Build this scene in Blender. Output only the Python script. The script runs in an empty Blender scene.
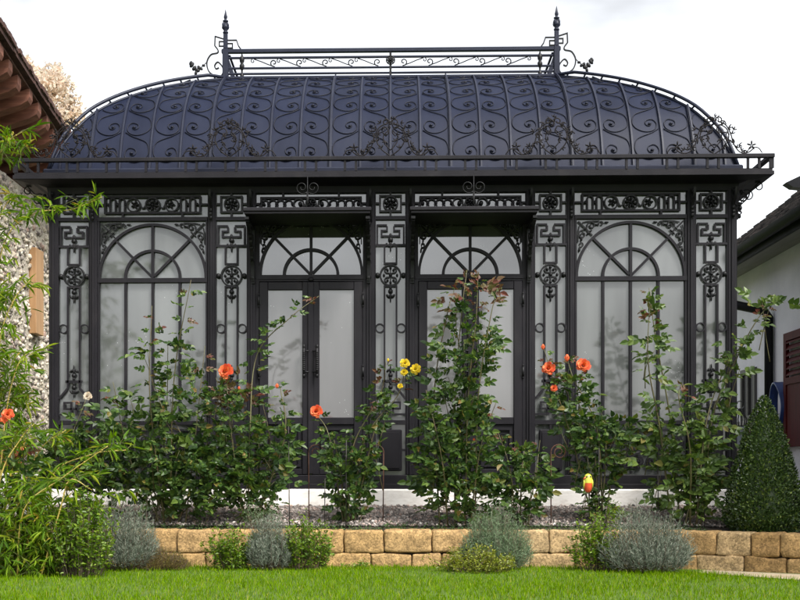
import bpy, bmesh, math, random
from math import sin, cos, pi, sqrt, radians, atan2
from mathutils import Vector, Matrix, noise

random.seed(7)
scene = bpy.context.scene
col = scene.collection

# ------------------------------------------------------------------ camera model
F, D, EYE, PHI, PPX, HOR = 1296.0, 12.0, 0.78, -0.027, 355.5, 472.0

def P(px, py, d):
    """a spot measured on the photograph, at distance d in front of the camera -> metres"""
    u = (px - PPX) / F
    X = d * (u + PHI) / (1 - u * PHI)
    zc = d + PHI * X
    return Vector((X, d - D, EYE + (HOR - py) / F * zc))

cam = bpy.data.cameras.new('camera')
camo = bpy.data.objects.new('camera', cam)
col.objects.link(camo)
camo.location = (0, -D, EYE)
camo.rotation_euler = (radians(90), 0, -PHI)
cam.sensor_width = 36
cam.lens = F / 800 * 36
cam.shift_x = (400 - PPX) / 800
cam.shift_y = (HOR - 300) / 800
cam.clip_end = 2000
cam.clip_start = 0.05
scene.camera = camo

# ------------------------------------------------------------------ node helpers
def new_mat(name):
    m = bpy.data.materials.new(name)
    m.use_nodes = True
    nt = m.node_tree
    nt.nodes.clear()
    out = nt.nodes.new('ShaderNodeOutputMaterial')
    return m, nt, out

def N(nt, t, **kw):
    n = nt.nodes.new(t)
    for k, v in kw.items():
        if k.startswith('i_'):
            n.inputs[k[2:].replace('_', ' ')].default_value = v
        else:
            setattr(n, k, v)
    return n

def L(nt, a, b):
    nt.links.new(a, b)

def ramp(nt, fac, stops, interp='LINEAR'):
    r = nt.nodes.new('ShaderNodeValToRGB')
    r.color_ramp.interpolation = interp
    e = r.color_ramp.elements
    while len(e) < len(stops):
        e.new(0.5)
    for el, (p, c) in zip(e, stops):
        el.position = p
        el.color = (*c, 1)
    L(nt, fac, r.inputs[0])
    return r.outputs[0]

def noise_mat(name, stops, scale=6, rough=0.6, bump=0.0, bscale=None, detail=6, spec=0.5, metallic=0.0, dist=0.01, stretch=None, rvar=0.0):
    m, nt, out = new_mat(name)
    tc = N(nt, 'ShaderNodeTexCoord')
    mp = N(nt, 'ShaderNodeMapping')
    if stretch: mp.inputs['Scale'].default_value = stretch
    L(nt, tc.outputs['Object'], mp.inputs[0])
    nz = N(nt, 'ShaderNodeTexNoise', i_Scale=scale, i_Detail=detail, i_Roughness=0.65)
    L(nt, mp.outputs[0], nz.inputs['Vector'])
    b = N(nt, 'ShaderNodeBsdfPrincipled', i_Roughness=rough, i_Metallic=metallic)
    b.inputs['Specular IOR Level'].default_value = spec
    L(nt, ramp(nt, nz.outputs['Fac'], stops), b.inputs['Base Color'])
    if rvar:
        mr = N(nt, 'ShaderNodeMapRange')
        mr.inputs['To Min'].default_value = rough - rvar
        mr.inputs['To Max'].default_value = rough + rvar
        L(nt, nz.outputs['Fac'], mr.inputs[0]); L(nt, mr.outputs[0], b.inputs['Roughness'])
    if bump:
        n2 = N(nt, 'ShaderNodeTexNoise', i_Scale=bscale or scale * 6, i_Detail=5)
        L(nt, mp.outputs[0], n2.inputs['Vector'])
        bp = N(nt, 'ShaderNodeBump', i_Strength=bump, i_Distance=dist)
        L(nt, n2.outputs['Fac'], bp.inputs['Height'])
        L(nt, bp.outputs[0], b.inputs['Normal'])
    L(nt, b.outputs[0], out.inputs[0])
    return m

def leaf_mat(name, stops, rough=0.45, spec=0.4, trans=0.3, big=None):
    """leaves: every leaf (mesh island) takes its own tone"""
    m, nt, out = new_mat(name)
    g = N(nt, 'ShaderNodeNewGeometry')
    c = ramp(nt, g.outputs['Random Per Island'], stops)
    b = N(nt, 'ShaderNodeBsdfPrincipled', i_Roughness=rough)
    b.inputs['Specular IOR Level'].default_value = spec
    L(nt, c, b.inputs['Base Color'])
    t = N(nt, 'ShaderNodeBsdfTranslucent')
    hs = N(nt, 'ShaderNodeHueSaturation', i_Value=1.3, i_Saturation=1.1)
    L(nt, c, hs.inputs['Color']); L(nt, hs.outputs[0], t.inputs['Color'])
    mx = N(nt, 'ShaderNodeMixShader', i_Fac=trans)
    L(nt, b.outputs[0], mx.inputs[1]); L(nt, t.outputs[0], mx.inputs[2])
    L(nt, mx.outputs[0], out.inputs[0])
    return m

# ------------------------------------------------------------------ materials
M = {}
M['iron'] = noise_mat('painted_iron', [(0.25, (.0048, .0043, .0064)), (0.55, (.0100, .009, .0118)), (0.8, (.022, .0198, .0212))], spec=.2, detail=12, stretch=(1, 1, .35), scale=5, rough=.56, bump=.12, bscale=60, dist=.002, rvar=.1)
M['iron_dark'] = noise_mat('cast_iron', [(0.3, (.004, .004, .005)), (0.7, (.008, .008, .009))], spec=.25, scale=9, rough=.5, bump=.2, bscale=80, dist=.002)
M['roof'] = noise_mat('roof_sheet', [(0.2, (.003, .0052, .016)), (0.55, (.0075, .0108, .027)), (0.85, (.015, .0185, .034))], spec=.15, stretch=(1.6, .5, .5), scale=2.2, rough=.5, bump=.08, bscale=5, dist=.01, rvar=.1, detail=8)
M['roof_iron'] = noise_mat('roof_iron', [(0.3, (.009, .011, .023)), (0.7, (.016, .019, .034))], spec=.22, scale=6, rough=.45, bump=.1, bscale=60, dist=.002)
M['scroll_iron'] = noise_mat('scroll_iron', [(0.3, (.004, .005, .012)), (0.7, (.008, .0095, .018))], spec=.2, scale=6, rough=.5)
M['crest_iron'] = noise_mat('weathered_iron', [(0.3, (.005, .005, .0065)), (0.7, (.02, .016, .016))], spec=.15, scale=30, rough=.6)
M['plinth'] = noise_mat('white_plinth', [(0.2, (.52, .48, .43)), (0.5, (.78, .75, .72)), (0.8, (.85, .83, .8))], scale=7, rough=.8, bump=.3, bscale=30, dist=.006, stretch=(1, 1, 2.5))
M['soil'] = noise_mat('soil', [(0.3, (.022, .016, .011)), (0.7, (.06, .045, .032))], scale=9, rough=.95, bump=.9, bscale=40, dist=.03)
M['gravel_bed'] = noise_mat('gravel_base', [(0.3, (.07, .065, .06)), (0.7, (.22, .19, .17))], scale=40, rough=.9, bump=.9, bscale=60, dist=.02)
M['turf'] = noise_mat('turf', [(0.3, (.04, .075, .004)), (0.7, (.07, .12, .008))], scale=3, rough=.9, bump=.5, bscale=60, dist=.02)
M['paving'] = noise_mat('paving', [(0.3, (.26, .20, .12)), (0.7, (.40, .33, .23))], scale=4, rough=.85, bump=.3, bscale=40, dist=.005)
M['yard'] = noise_mat('yard_ground', [(0.3, (.16, .15, .13)), (0.7, (.26, .24, .22))], scale=4, rough=.9, bump=.4, bscale=60, dist=.005)
M['plaster'] = noise_mat('white_render', [(0.3, (.62, .62, .70)), (0.7, (.75, .74, .82))], scale=2, rough=.9, bump=.6, bscale=70, dist=.004)
M['soffit'] = noise_mat('soffit_boards', [(0.3, (.2, .19, .185)), (0.7, (.28, .265, .255))], scale=3, rough=.85, stretch=(6, .6, 1))
M['slate'] = None
M['gutter'] = noise_mat('dark_gutter', [(0.3, (.007, .0075, .009)), (0.7, (.012, .0125, .014))], spec=.12, scale=4, rough=.6)
M['red_paint'] = noise_mat('oxblood_paint', [(0.3, (.05, .005, .006)), (0.7, (.085, .009, .011))], scale=5, rough=.6, spec=.08, stretch=(4, 4, .6))
M['window_dark'] = noise_mat('dark_window_frame', [(0.3, (.06, .058, .054)), (0.7, (.1, .095, .09))], scale=5, rough=.6)
M['old_wood'] = noise_mat('old_brown_boards', [(0.25, (.03, .012, .008)), (0.55, (.085, .03, .017)), (0.8, (.15, .06, .035))], scale=3, rough=.8, bump=.5, bscale=14, dist=.01, stretch=(.7, 7, 7))
M['rafter'] = noise_mat('rafter_wood', [(0.25, (.06, .022, .013)), (0.55, (.17, .062, .036)), (0.8, (.28, .125, .08))], scale=4, rough=.8, bump=.4, bscale=16, dist=.008, stretch=(.6, 6, 6))
M['clay_tile'] = noise_mat('clay_tile', [(0.3, (.035, .014, .01)), (0.7, (.085, .035, .025))], scale=8, rough=.85, bump=.4)
M['raw_plank'] = noise_mat('raw_orange_plank', [(0.3, (.28, .15, .06)), (0.7, (.42, .25, .12))], scale=3, rough=.7, stretch=(8, 8, .5))
M['grey_pole'] = noise_mat('weathered_pole', [(0.3, (.16, .12, .1)), (0.7, (.3, .24, .2))], scale=6, rough=.8, stretch=(6, 6, .6))
M['blue_plastic'] = noise_mat('blue_plastic', [(0.3, (.005, .022, .12)), (0.7, (.01, .04, .18))], scale=5, rough=.4)
M['pale_metal'] = noise_mat('pale_blue_table', [(0.3, (.34, .38, .44)), (0.7, (.46, .5, .56))], scale=5, rough=.5)
M['terracotta'] = noise_mat('terracotta', [(0.3, (.35, .085, .03)), (0.7, (.5, .15, .06))], scale=9, rough=.8, bump=.2)
M['white_glaze'] = noise_mat('white_glaze', [(0.3, (.6, .64, .7)), (0.7, (.72, .75, .8))], scale=5, rough=.25)
M['rust'] = noise_mat('rusty_rod', [(0.3, (.04, .018, .012)), (0.7, (.11, .045, .025))], scale=30, rough=.8)
M['dark_rod'] = noise_mat('dark_rod', [(0.3, (.012, .011, .01)), (0.7, (.03, .025, .02))], scale=30, rough=.7)
M['cane'] = noise_mat('rose_cane', [(0.3, (.06, .035, .015)), (0.55, (.07, .07, .022)), (0.8, (.10, .05, .025))], scale=8, rough=.6)
M['twig'] = noise_mat('brown_twig', [(0.3, (.05, .035, .025)), (0.7, (.12, .085, .06))], scale=12, rough=.8)
M['bamboo_cane'] = noise_mat('bamboo_cane', [(0.3, (.22, .19, .04)), (0.7, (.38, .28, .06))], scale=9, rough=.45)
M['green_twig'] = noise_mat('green_twig', [(0.3, (.06, .075, .015)), (0.7, (.12, .13, .03))], scale=9, rough=.6)
M['bark'] = noise_mat('bark', [(0.3, (.09, .07, .055)), (0.7, (.2, .17, .14))], scale=6, rough=.9, bump=.6, stretch=(4, 4, .7))
M['rose_leaf'] = leaf_mat('rose_leaf', [(0, (.016, .038, .010)), (.4, (.036, .077, .014)), (.78, (.068, .118, .02)), (.95, (.105, .15, .028)), (1, (.16, .11, .03))])
M['rose_leaf_light'] = leaf_mat('rose_leaf_light', [(0, (.03, .06, .013)), (.5, (.06, .105, .02)), (.92, (.105, .155, .03)), (1, (.14, .12, .035))])
M['rose_leaf_red'] = leaf_mat('young_red_leaf', [(0, (.10, .025, .018)), (.5, (.09, .055, .022)), (.8, (.06, .085, .02)), (1, (.16, .05, .03))])
M['bamboo_leaf'] = leaf_mat('bamboo_leaf', [(0, (.04, .095, .006)), (.4, (.10, .19, .009)), (.75, (.17, .26, .014)), (.96, (.25, .28, .025)), (1, (.36, .24, .05))], rough=.6, spec=.2, trans=.38)
M['box_leaf'] = leaf_mat('box_leaf', [(0, (.013, .031, .006)), (.5, (.028, .058, .010)), (.85, (.06, .10, .016)), (.97, (.10, .14, .025)), (1, (.2, .25, .045))], rough=.35, trans=.15)
M['lavender_leaf'] = leaf_mat('lavender_leaf', [(0, (.075, .10, .07)), (.5, (.145, .175, .13)), (1, (.26, .28, .225))], rough=.8, spec=.2, trans=.2)
M['santolina_leaf'] = leaf_mat('greygreen_leaf', [(0, (.06, .105, .045)), (.5, (.13, .19, .10)), (1, (.22, .29, .18))], rough=.75, spec=.2, trans=.2)
M['herb_leaf'] = leaf_mat('herb_leaf', [(0, (.05, .105, .009)), (.5, (.11, .195, .014)), (1, (.21, .29, .025))], trans=.35)
M['yellow_leaf'] = leaf_mat('yellowgreen_leaf', [(0, (.085, .115, .008)), (.5, (.16, .20, .014)), (1, (.28, .28, .035))], trans=.3)
M['brown_leaf'] = leaf_mat('heath_leaf', [(0, (.06, .034, .01)), (.5, (.12, .08, .018)), (1, (.13, .13, .022))], rough=.8, trans=.15)
M['moss_leaf'] = leaf_mat('moss_leaf', [(0, (.02, .05, .015)), (.6, (.04, .085, .02)), (1, (.08, .13, .03))], rough=.8, trans=.2)
M['grass'] = leaf_mat('grass_blade', [(0, (.055, .115, .002)), (.5, (.105, .20, .003)), (.9, (.15, .25, .004)), (1, (.30, .28, .06))], rough=.8, spec=0, trans=.3)
M['misted_autumn_leaf'] = leaf_mat('misted_autumn_leaf', [(0, (.54, .44, .34)), (.35, (.62, .49, .39)), (.7, (.57, .52, .44)), (1, (.66, .56, .49))], rough=.7, trans=.5)  # autumn tan, paled: mist over the far crowns is put into the leaf colour
M['orange_petal'] = leaf_mat('orange_petal', [(0, (.56, .075, .034)), (.5, (.66, .135, .055)), (.85, (.70, .22, .08)), (1, (.72, .33, .15))], rough=.55, spec=.2, trans=.3)
M['yellow_petal'] = leaf_mat('yellow_petal', [(0, (.50, .33, .012)), (.5, (.60, .46, .02)), (1, (.66, .56, .09))], rough=.55, spec=.2, trans=.3)
M['white_petal'] = leaf_mat('white_petal', [(0, (.50, .40, .28)), (.5, (.58, .50, .40)), (1, (.62, .58, .5))], rough=.55, spec=.2, trans=.3)
M['bird_yellow'] = noise_mat('yellow_glaze', [(0.3, (.42, .42, .03)), (0.7, (.5, .5, .07))], scale=9, rough=.3)
M['bird_orange'] = noise_mat('orange_glaze', [(0.3, (.5, .06, .025)), (0.7, (.55, .11, .035))], scale=9, rough=.3)
M['black'] = noise_mat('black_gloss', [(0.3, (.01, .01, .01)), (0.7, (.015, .015, .015))], scale=9, rough=.2)
M['pale'] = noise_mat('white_gloss', [(0.3, (.7, .7, .68)), (0.7, (.78, .78, .76))], scale=9, rough=.3)

def pane_mat(name, base, mirror, rough, streak=0.4):
    """milky double glazing: cloudy body with a sheen of sky on its face"""
    m, nt, out = new_mat(name)
    tc = N(nt, 'ShaderNodeTexCoord')
    mp = N(nt, 'ShaderNodeMapping'); mp.inputs['Scale'].default_value = (2.2, 1, .35)
    L(nt, tc.outputs['Object'], mp.inputs[0])
    nz = N(nt, 'ShaderNodeTexNoise', i_Scale=1.6, i_Detail=3, i_Roughness=.45)
    L(nt, mp.outputs[0], nz.inputs['Vector'])
    lo = tuple(c * (1 - streak) for c in base); hi = tuple(min(1, c * (1 + streak)) for c in base)
    c = ramp(nt, nz.outputs['Fac'], [(.3, lo), (.7, hi)])
    # dried water spots and dust
    sp = N(nt, 'ShaderNodeTexVoronoi', i_Scale=34)
    L(nt, tc.outputs['Object'], sp.inputs['Vector'])
    n3 = N(nt, 'ShaderNodeTexNoise', i_Scale=3.1, i_Detail=4)
    L(nt, tc.outputs['Object'], n3.inputs['Vector'])
    lt = N(nt, 'ShaderNodeMath', operation='LESS_THAN'); lt.inputs[1].default_value = .13
    L(nt, sp.outputs['Distance'], lt.inputs[0])
    gt = N(nt, 'ShaderNodeMath', operation='GREATER_THAN'); gt.inputs[1].default_value = .60
    L(nt, n3.outputs['Fac'], gt.inputs[0])
    mu = N(nt, 'ShaderNodeMath', operation='MULTIPLY'); L(nt, lt.outputs[0], mu.inputs[0]); L(nt, gt.outputs[0], mu.inputs[1])
    m2 = N(nt, 'ShaderNodeMath', operation='MULTIPLY'); m2.inputs[1].default_value = .4; L(nt, mu.outputs[0], m2.inputs[0])
    mx = N(nt, 'ShaderNodeMixRGB'); mx.inputs[2].default_value = (.6, .62, .62, 1)
    L(nt, m2.outputs[0], mx.inputs[0]); L(nt, c, mx.inputs[1])
    df = N(nt, 'ShaderNodeBsdfDiffuse'); L(nt, mx.outputs[0], df.inputs['Color'])
    gl = N(nt, 'ShaderNodeBsdfGlossy', i_Roughness=rough); gl.inputs['Color'].default_value = (.95, .96, .97, 1)
    bp = N(nt, 'ShaderNodeBump', i_Strength=.03, i_Distance=.02)
    nb = N(nt, 'ShaderNodeTexNoise', i_Scale=2.5, i_Detail=1); L(nt, tc.outputs['Object'], nb.inputs['Vector'])
    L(nt, nb.outputs['Fac'], bp.inputs['Height']); L(nt, bp.outputs[0], gl.inputs['Normal'])
    ms = N(nt, 'ShaderNodeMixShader', i_Fac=mirror)
    L(nt, df.outputs[0], ms.inputs[1]); L(nt, gl.outputs[0], ms.inputs[2])
    L(nt, ms.outputs[0], out.inputs[0])
    return m
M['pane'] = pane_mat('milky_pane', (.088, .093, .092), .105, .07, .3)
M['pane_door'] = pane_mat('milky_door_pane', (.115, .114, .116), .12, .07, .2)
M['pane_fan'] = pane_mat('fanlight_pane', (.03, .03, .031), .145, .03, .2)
M['house_glass'] = pane_mat('dark_house_glass', (.03, .03, .03), .08, .02, .3)

def stone_mat(name, stops, scale):
    m, nt, out = new_mat(name)
    g = N(nt, 'ShaderNodeNewGeometry')
    tc = N(nt, 'ShaderNodeTexCoord')
    nz = N(nt, 'ShaderNodeTexNoise', i_Scale=scale, i_Detail=8, i_Roughness=.7)
    L(nt, tc.outputs['Object'], nz.inputs['Vector'])
    c1 = ramp(nt, g.outputs['Random Per Island'], stops)
    vo = N(nt, 'ShaderNodeTexVoronoi', i_Scale=scale * 5); L(nt, tc.outputs['Object'], vo.inputs['Vector'])
    sk = N(nt, 'ShaderNodeMixRGB', blend_type='OVERLAY', i_Fac=.35); L(nt, c1, sk.inputs[1])
    sg = N(nt, 'ShaderNodeSeparateColor'); L(nt, vo.outputs['Color'], sg.inputs[0])
    L(nt, sg.outputs[0], sk.inputs[2]); c1 = sk.outputs[0]
    hs = N(nt, 'ShaderNodeHueSaturation')
    mr = N(nt, 'ShaderNodeMapRange'); mr.inputs['From Min'].default_value = .3; mr.inputs['From Max'].default_value = .7
    mr.inputs['To Min'].default_value = .5; mr.inputs['To Max'].default_value = 1.4
    L(nt, nz.outputs['Fac'], mr.inputs[0]); L(nt, mr.outputs[0], hs.inputs['Value']); L(nt, c1, hs.inputs['Color'])
    b = N(nt, 'ShaderNodeBsdfPrincipled', i_Roughness=.9); b.inputs['Specular IOR Level'].default_value = .2
    L(nt, hs.outputs[0], b.inputs['Base Color'])
    n2 = N(nt, 'ShaderNodeTexNoise', i_Scale=scale * 4, i_Detail=6, i_Roughness=.7); L(nt, tc.outputs['Object'], n2.inputs['Vector'])
    bp = N(nt, 'ShaderNodeBump', i_Strength=.6, i_Distance=.012)
    L(nt, n2.outputs['Fac'], bp.inputs['Height']); L(nt, bp.outputs[0], b.inputs['Normal'])
    L(nt, b.outputs[0], out.inputs[0])
    return m
M['sandstone'] = stone_mat('tumbled_sandstone', [(0, (.25, .15, .06)), (.3, (.30, .19, .08)), (.7, (.34, .22, .10)), (1, (.36, .26, .14))], 17)
M['rubble'] = stone_mat('rubble_stone', [(0, (.13, .115, .105)), (.2, (.32, .28, .245)), (.5, (.46, .40, .31)), (.8, (.56, .52, .43)), (1, (.34, .235, .19))], 8)
M['pebble'] = stone_mat('pebbles', [(0, (.09, .085, .082)), (.35, (.24, .21, .19)), (.6, (.38, .33, .30)), (.85, (.30, .21, .175)), (1, (.6, .56, .52))], 20)
M['mortar'] = noise_mat('pale_mortar', [(0.3, (.34, .3, .24)), (0.7, (.5, .45, .37))], scale=12, rough=.95, bump=.8, bscale=40, dist=.02)

def slate_material():
    m, nt, out = new_mat('slate_tiles')
    tc = N(nt, 'ShaderNodeTexCoord')
    br = N(nt, 'ShaderNodeTexBrick', i_Scale=1.0)
    br.inputs['Brick Width'].default_value = .2; br.inputs['Row Height'].default_value = .17
    br.inputs['Mortar Size'].default_value = .008
    br.inputs['Color1'].default_value = (.022, .02, .02, 1); br.inputs['Color2'].default_value = (.045, .038, .036, 1)
    br.inputs['Mortar'].default_value = (.02, .02, .02, 1)
    sx = N(nt, 'ShaderNodeSeparateXYZ'); cb = N(nt, 'ShaderNodeCombineXYZ')
    L(nt, tc.outputs['Object'], sx.inputs[0]); L(nt, sx.outputs['Y'], cb.inputs['X']); L(nt, sx.outputs['Z'], cb.inputs['Y'])
    L(nt, cb.outputs[0], br.inputs['Vector'])
    nz = N(nt, 'ShaderNodeTexNoise', i_Scale=14, i_Detail=6); L(nt, tc.outputs['Object'], nz.inputs['Vector'])
    hs = N(nt, 'ShaderNodeHueSaturation'); mr = N(nt, 'ShaderNodeMapRange'); mr.inputs['To Min'].default_value = .4; mr.inputs['To Max'].default_value = 1.6
    L(nt, nz.outputs['Fac'], mr.inputs[0]); L(nt, mr.outputs[0], hs.inputs['Value']); L(nt, br.outputs['Color'], hs.inputs['Color'])
    b = N(nt, 'ShaderNodeBsdfPrincipled', i_Roughness=.85); b.inputs['Specular IOR Level'].default_value = .25
    L(nt, hs.outputs[0], b.inputs['Base Color'])
    bp = N(nt, 'ShaderNodeBump', i_Strength=.8, i_Distance=.02); L(nt, br.outputs['Fac'], bp.inputs['Height']); bp.invert = True
    L(nt, bp.outputs[0], b.inputs['Normal'])
    L(nt, b.outputs[0], out.inputs[0])
    return m
M['slate'] = slate_material()

# ------------------------------------------------------------------ mesh builder
class MB:
    def __init__(s):
        s.v = []; s.f = []; s.sm = []
    def face(s, idx, smooth=False):
        s.f.append(idx); s.sm.append(smooth)
    def add(s, vs, fs, smooth=False):
        o = len(s.v)
        s.v.extend(tuple(p) for p in vs)
        for f in fs:
            s.f.append([i + o for i in f]); s.sm.append(smooth)
    def box(s, x0, x1, y0, y1, z0, z1):
        s.add([(x0, y0, z0), (x1, y0, z0), (x1, y1, z0), (x0, y1, z0), (x0, y0, z1), (x1, y0, z1), (x1, y1, z1), (x0, y1, z1)],
              [(0, 3, 2, 1), (4, 5, 6, 7), (0, 1, 5, 4), (1, 2, 6, 5), (2, 3, 7, 6), (3, 0, 4, 7)])
    def bbox(s, x0, x1, y0, y1, z0, z1, b=.006):
        """box with chamfered edges"""
        b = min(b, (x1 - x0) * .4, (y1 - y0) * .4, (z1 - z0) * .4)
        bm = bmesh.new()
        bmesh.ops.create_cube(bm, size=1)
        for v in bm.verts:
            v.co = Vector(((x0 + x1) / 2 + v.co.x * (x1 - x0), (y0 + y1) / 2 + v.co.y * (y1 - y0), (z0 + z1) / 2 + v.co.z * (z1 - z0)))
        bmesh.ops.bevel(bm, geom=bm.edges[:], offset=b, segments=1, affect='EDGES', profile=.5)
        bm.verts.index_update()
        s.add([v.co[:] for v in bm.verts], [[v.index for v in f.verts] for f in bm.faces])
        bm.free()
    def strip(s, pts, w, d, n=(0, -1, 0), closed=False):
        """flat bar of width w and depth d swept along pts lying in a plane with normal n"""
        n = Vector(n).normalized()
        pts = [Vector(p) for p in pts]
        k = len(pts); rings = []
        for i in range(k):
            a = pts[i] - pts[i - 1] if (i > 0 or closed) else None
            b = pts[(i + 1) % k] - pts[i] if (i < k - 1 or closed) else None
            ta = a.normalized() if a is not None and a.length > 1e-9 else None
            tb = b.normalized() if b is not None and b.length > 1e-9 else None
            if ta is None: ta = tb
            if tb is None: tb = ta
            sa = ta.cross(n); sb = tb.cross(n)
            m = sa + sb
            if m.length < 1e-4: m = sa.copy()
            m.normalize()
            q = max(.4, m.dot(sa))
            m = m * (w / 2 / q)
            rings.append([pts[i] + m + n * d / 2, pts[i] - m + n * d / 2, pts[i] - m - n * d / 2, pts[i] + m - n * d / 2])
        o = len(s.v)
        for r in rings: s.v.extend(tuple(p) for p in r)
        for i in range(k if closed else k - 1):
            a = o + i * 4; b = o + ((i + 1) % k) * 4
            for j in range(4):
                s.face([a + j, a + (j + 1) % 4, b + (j + 1) % 4, b + j])
        if not closed:
            s.face([o, o + 1, o + 2, o + 3]); e = o + (k - 1) * 4; s.face([e + 3, e + 2, e + 1, e])
    def tube(s, pts, r, n=6, closed=False, r2=None):
        pts = [Vector(p) for p in pts]
        k = len(pts)
        if k < 2: return
        rings = []
        prev = None
        for i in range(k):
            if closed: t = pts[(i + 1) % k] - pts[i - 1]
            else: t = pts[min(i + 1, k - 1)] - pts[max(i - 1, 0)]
            if t.length < 1e-9: t = Vector((0, 0, 1))
            t.normalize()
            if prev is None:
                u = t.orthogonal().normalized()
            else:
                u = prev - t * prev.dot(t)
                if u.length < 1e-5: u = t.orthogonal()
                u.normalize()
            prev = u
            w = t.cross(u)
            rr = r if r2 is None else r + (r2 - r) * i / (k - 1)
            rings.append([pts[i] + (u * cos(2 * pi * j / n) + w * sin(2 * pi * j / n)) * rr for j in range(n)])
        o = len(s.v)
        for q in rings: s.v.extend(tuple(p) for p in q)
        for i in range(k if closed else k - 1):
            a = o + i * n; b = o + ((i + 1) % k) * n
            for j in range(n):
                s.face([a + j, a + (j + 1) % n, b + (j + 1) % n, b + j], True)
        if not closed:
            s.face([o + j for j in range(n)][::-1]); s.face([o + (k - 1) * n + j for j in range(n)])
    def blob(s, c, rx, ry, rz, nu=8, nv=5, rot=None):
        c = Vector(c); vs = []; fs = []
        for i in range(nv + 1):
            th = pi * i / nv
            for j in range(nu):
                ph = 2 * pi * j / nu
                p = Vector((rx * sin(th) * cos(ph), ry * sin(th) * sin(ph), rz * cos(th)))
                if rot is not None: p = rot @ p
                vs.append(c + p)
        for i in range(nv):
            for j in range(nu):
                fs.append((i * nu + j, i * nu + (j + 1) % nu, (i + 1) * nu + (j + 1) % nu, (i + 1) * nu + j))
        s.add(vs, fs, True)
    def lathe(s, c, prof, n=12):
        """profile [(r, z)] turned round the vertical axis through c"""
        c = Vector(c); vs = []; fs = []
        for r, z in prof:
            for j in range(n):
                vs.append(c + Vector((r * cos(2 * pi * j / n), r * sin(2 * pi * j / n), z)))
        for i in range(len(prof) - 1):
            for j in range(n):
                fs.append((i * n + j, i * n + (j + 1) % n, (i + 1) * n + (j + 1) % n, (i + 1) * n + j))
        s.add(vs, fs, True)
    def prism(s, poly, axis, a0, a1):
        """polygon in the plane across `axis`, extruded from a0 to a1"""
        def mk(p, a):
            if axis == 'x': return (a, p[0], p[1])
            if axis == 'y': return (p[0], a, p[1])
            return (p[0], p[1], a)
        k = len(poly)
        vs = [mk(p, a0) for p in poly] + [mk(p, a1) for p in poly]
        fs = [tuple(range(k))[::-1], tuple(range(k, 2 * k))] + [(i, (i + 1) % k, k + (i + 1) % k, k + i) for i in range(k)]
        s.add(vs, fs)
    def leaf(s, c, d, up, Ln, W, fold=.25, bend=0.15):
        """one leaf: base at c, pointing along d, folded along its spine"""
        side = d.cross(up)
        if side.length < 1e-4: side = d.orthogonal()
        side.normalize()
        u = side.cross(d).normalized()
        tip = c + d * Ln - u * Ln * bend
        m1 = c + d * Ln * .33 - u * Ln * bend * .1
        m2 = c + d * Ln * .68 - u * Ln * bend * .4
        vs = [c, m1 + side * W * .46 + u * W * fold, m2 + side * W * .36 + u * W * fold * .8, tip,
              m2 - side * W * .36 + u * W * fold * .8, m1 - side * W * .46 + u * W * fold]
        s.add(vs, [(0, 1, 2, 3), (0, 3, 4, 5)])
    def build(s, name, mat, parent=None, recalc=False):
        me = bpy.data.meshes.new(name)
        me.from_pydata(s.v, [], s.f)
        me.polygons.foreach_set('use_smooth', s.sm)
        if recalc:
            bm = bmesh.new(); bm.from_mesh(me)
            bmesh.ops.recalc_face_normals(bm, faces=bm.faces[:]); bm.to_mesh(me); bm.free()
        me.materials.append(mat)
        me.update()
        o = bpy.data.objects.new(name, me)
        col.objects.link(o)
        if parent is not None:
            o.parent = parent
            o.location = -world_of(parent)
        return o

WORLD = {}
def world_of(o):
    p = Vector((0, 0, 0))
    while o is not None:
        p = p + o.location
        o = o.parent
    return p

def tag(o, label=None, cat=None, group=None, kind=None):
    if label: o['label'] = label
    if cat: o['category'] = cat
    if group: o['group'] = group
    if kind: o['kind'] = kind
    return o

def thing(name, label, cat, loc, group=None):
    o = bpy.data.objects.new(name, None)
    o.empty_display_size = .2
    col.objects.link(o)
    o.location = loc
    return tag(o, label, cat, group)

def catmull(pts, sub=5, closed=False):
    pts = [Vector(p) for p in pts]
    k = len(pts); out = []
    rng = range(k if closed else k - 1)
    for i in rng:
        p0 = pts[i - 1] if (i > 0 or closed) else pts[0] * 2 - pts[1]
        p1 = pts[i]; p2 = pts[(i + 1) % k]
        p3 = pts[(i + 2) % k] if (i + 2 < k or closed) else pts[-1] * 2 - pts[-2]
        for j in range(sub):
            t = j / sub
            out.append(.5 * ((2 * p1) + (p2 - p0) * t + (2 * p0 - 5 * p1 + 4 * p2 - p3) * t * t + (3 * p1 - p0 - 3 * p2 + p3) * t ** 3))
    if not closed: out.append(pts[-1])
    return out

def spiral(cx, cz, r0, r1, a0, a1, n=16):
    return [(cx + (r0 + (r1 - r0) * i / n) * cos(a0 + (a1 - a0) * i / n), cz + (r0 + (r1 - r0) * i / n) * sin(a0 + (a1 - a0) * i / n)) for i in range(n + 1)]

def rdir():
    while True:
        v = Vector((random.uniform(-1, 1), random.uniform(-1, 1), random.uniform(-1, 1)))
        if .05 < v.length < 1: return v.normalized()
# =================================================================== THE GLASSHOUSE
S = 108.0
def X(u): return u / S
def Z(v): return EYE + (HOR - v) / S
DEPTH = 3.06
gh = thing('glasshouse', 'dark iron glasshouse with milky panes and a domed blue-black roof standing on a white plinth', 'glasshouse', (0, DEPTH / 2, Z(503)))
IR, DK = M['iron'], M['iron_dark']
Z0, ZSILL, ZTOP = Z(503), Z(475), Z(192)

# plinth and floor
mb = MB()
mb.bbox(-3.26, 3.26, -.06, DEPTH + .06, Z(520), Z(489), .012)
mb.build('plinth', M['plinth'], gh)

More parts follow.
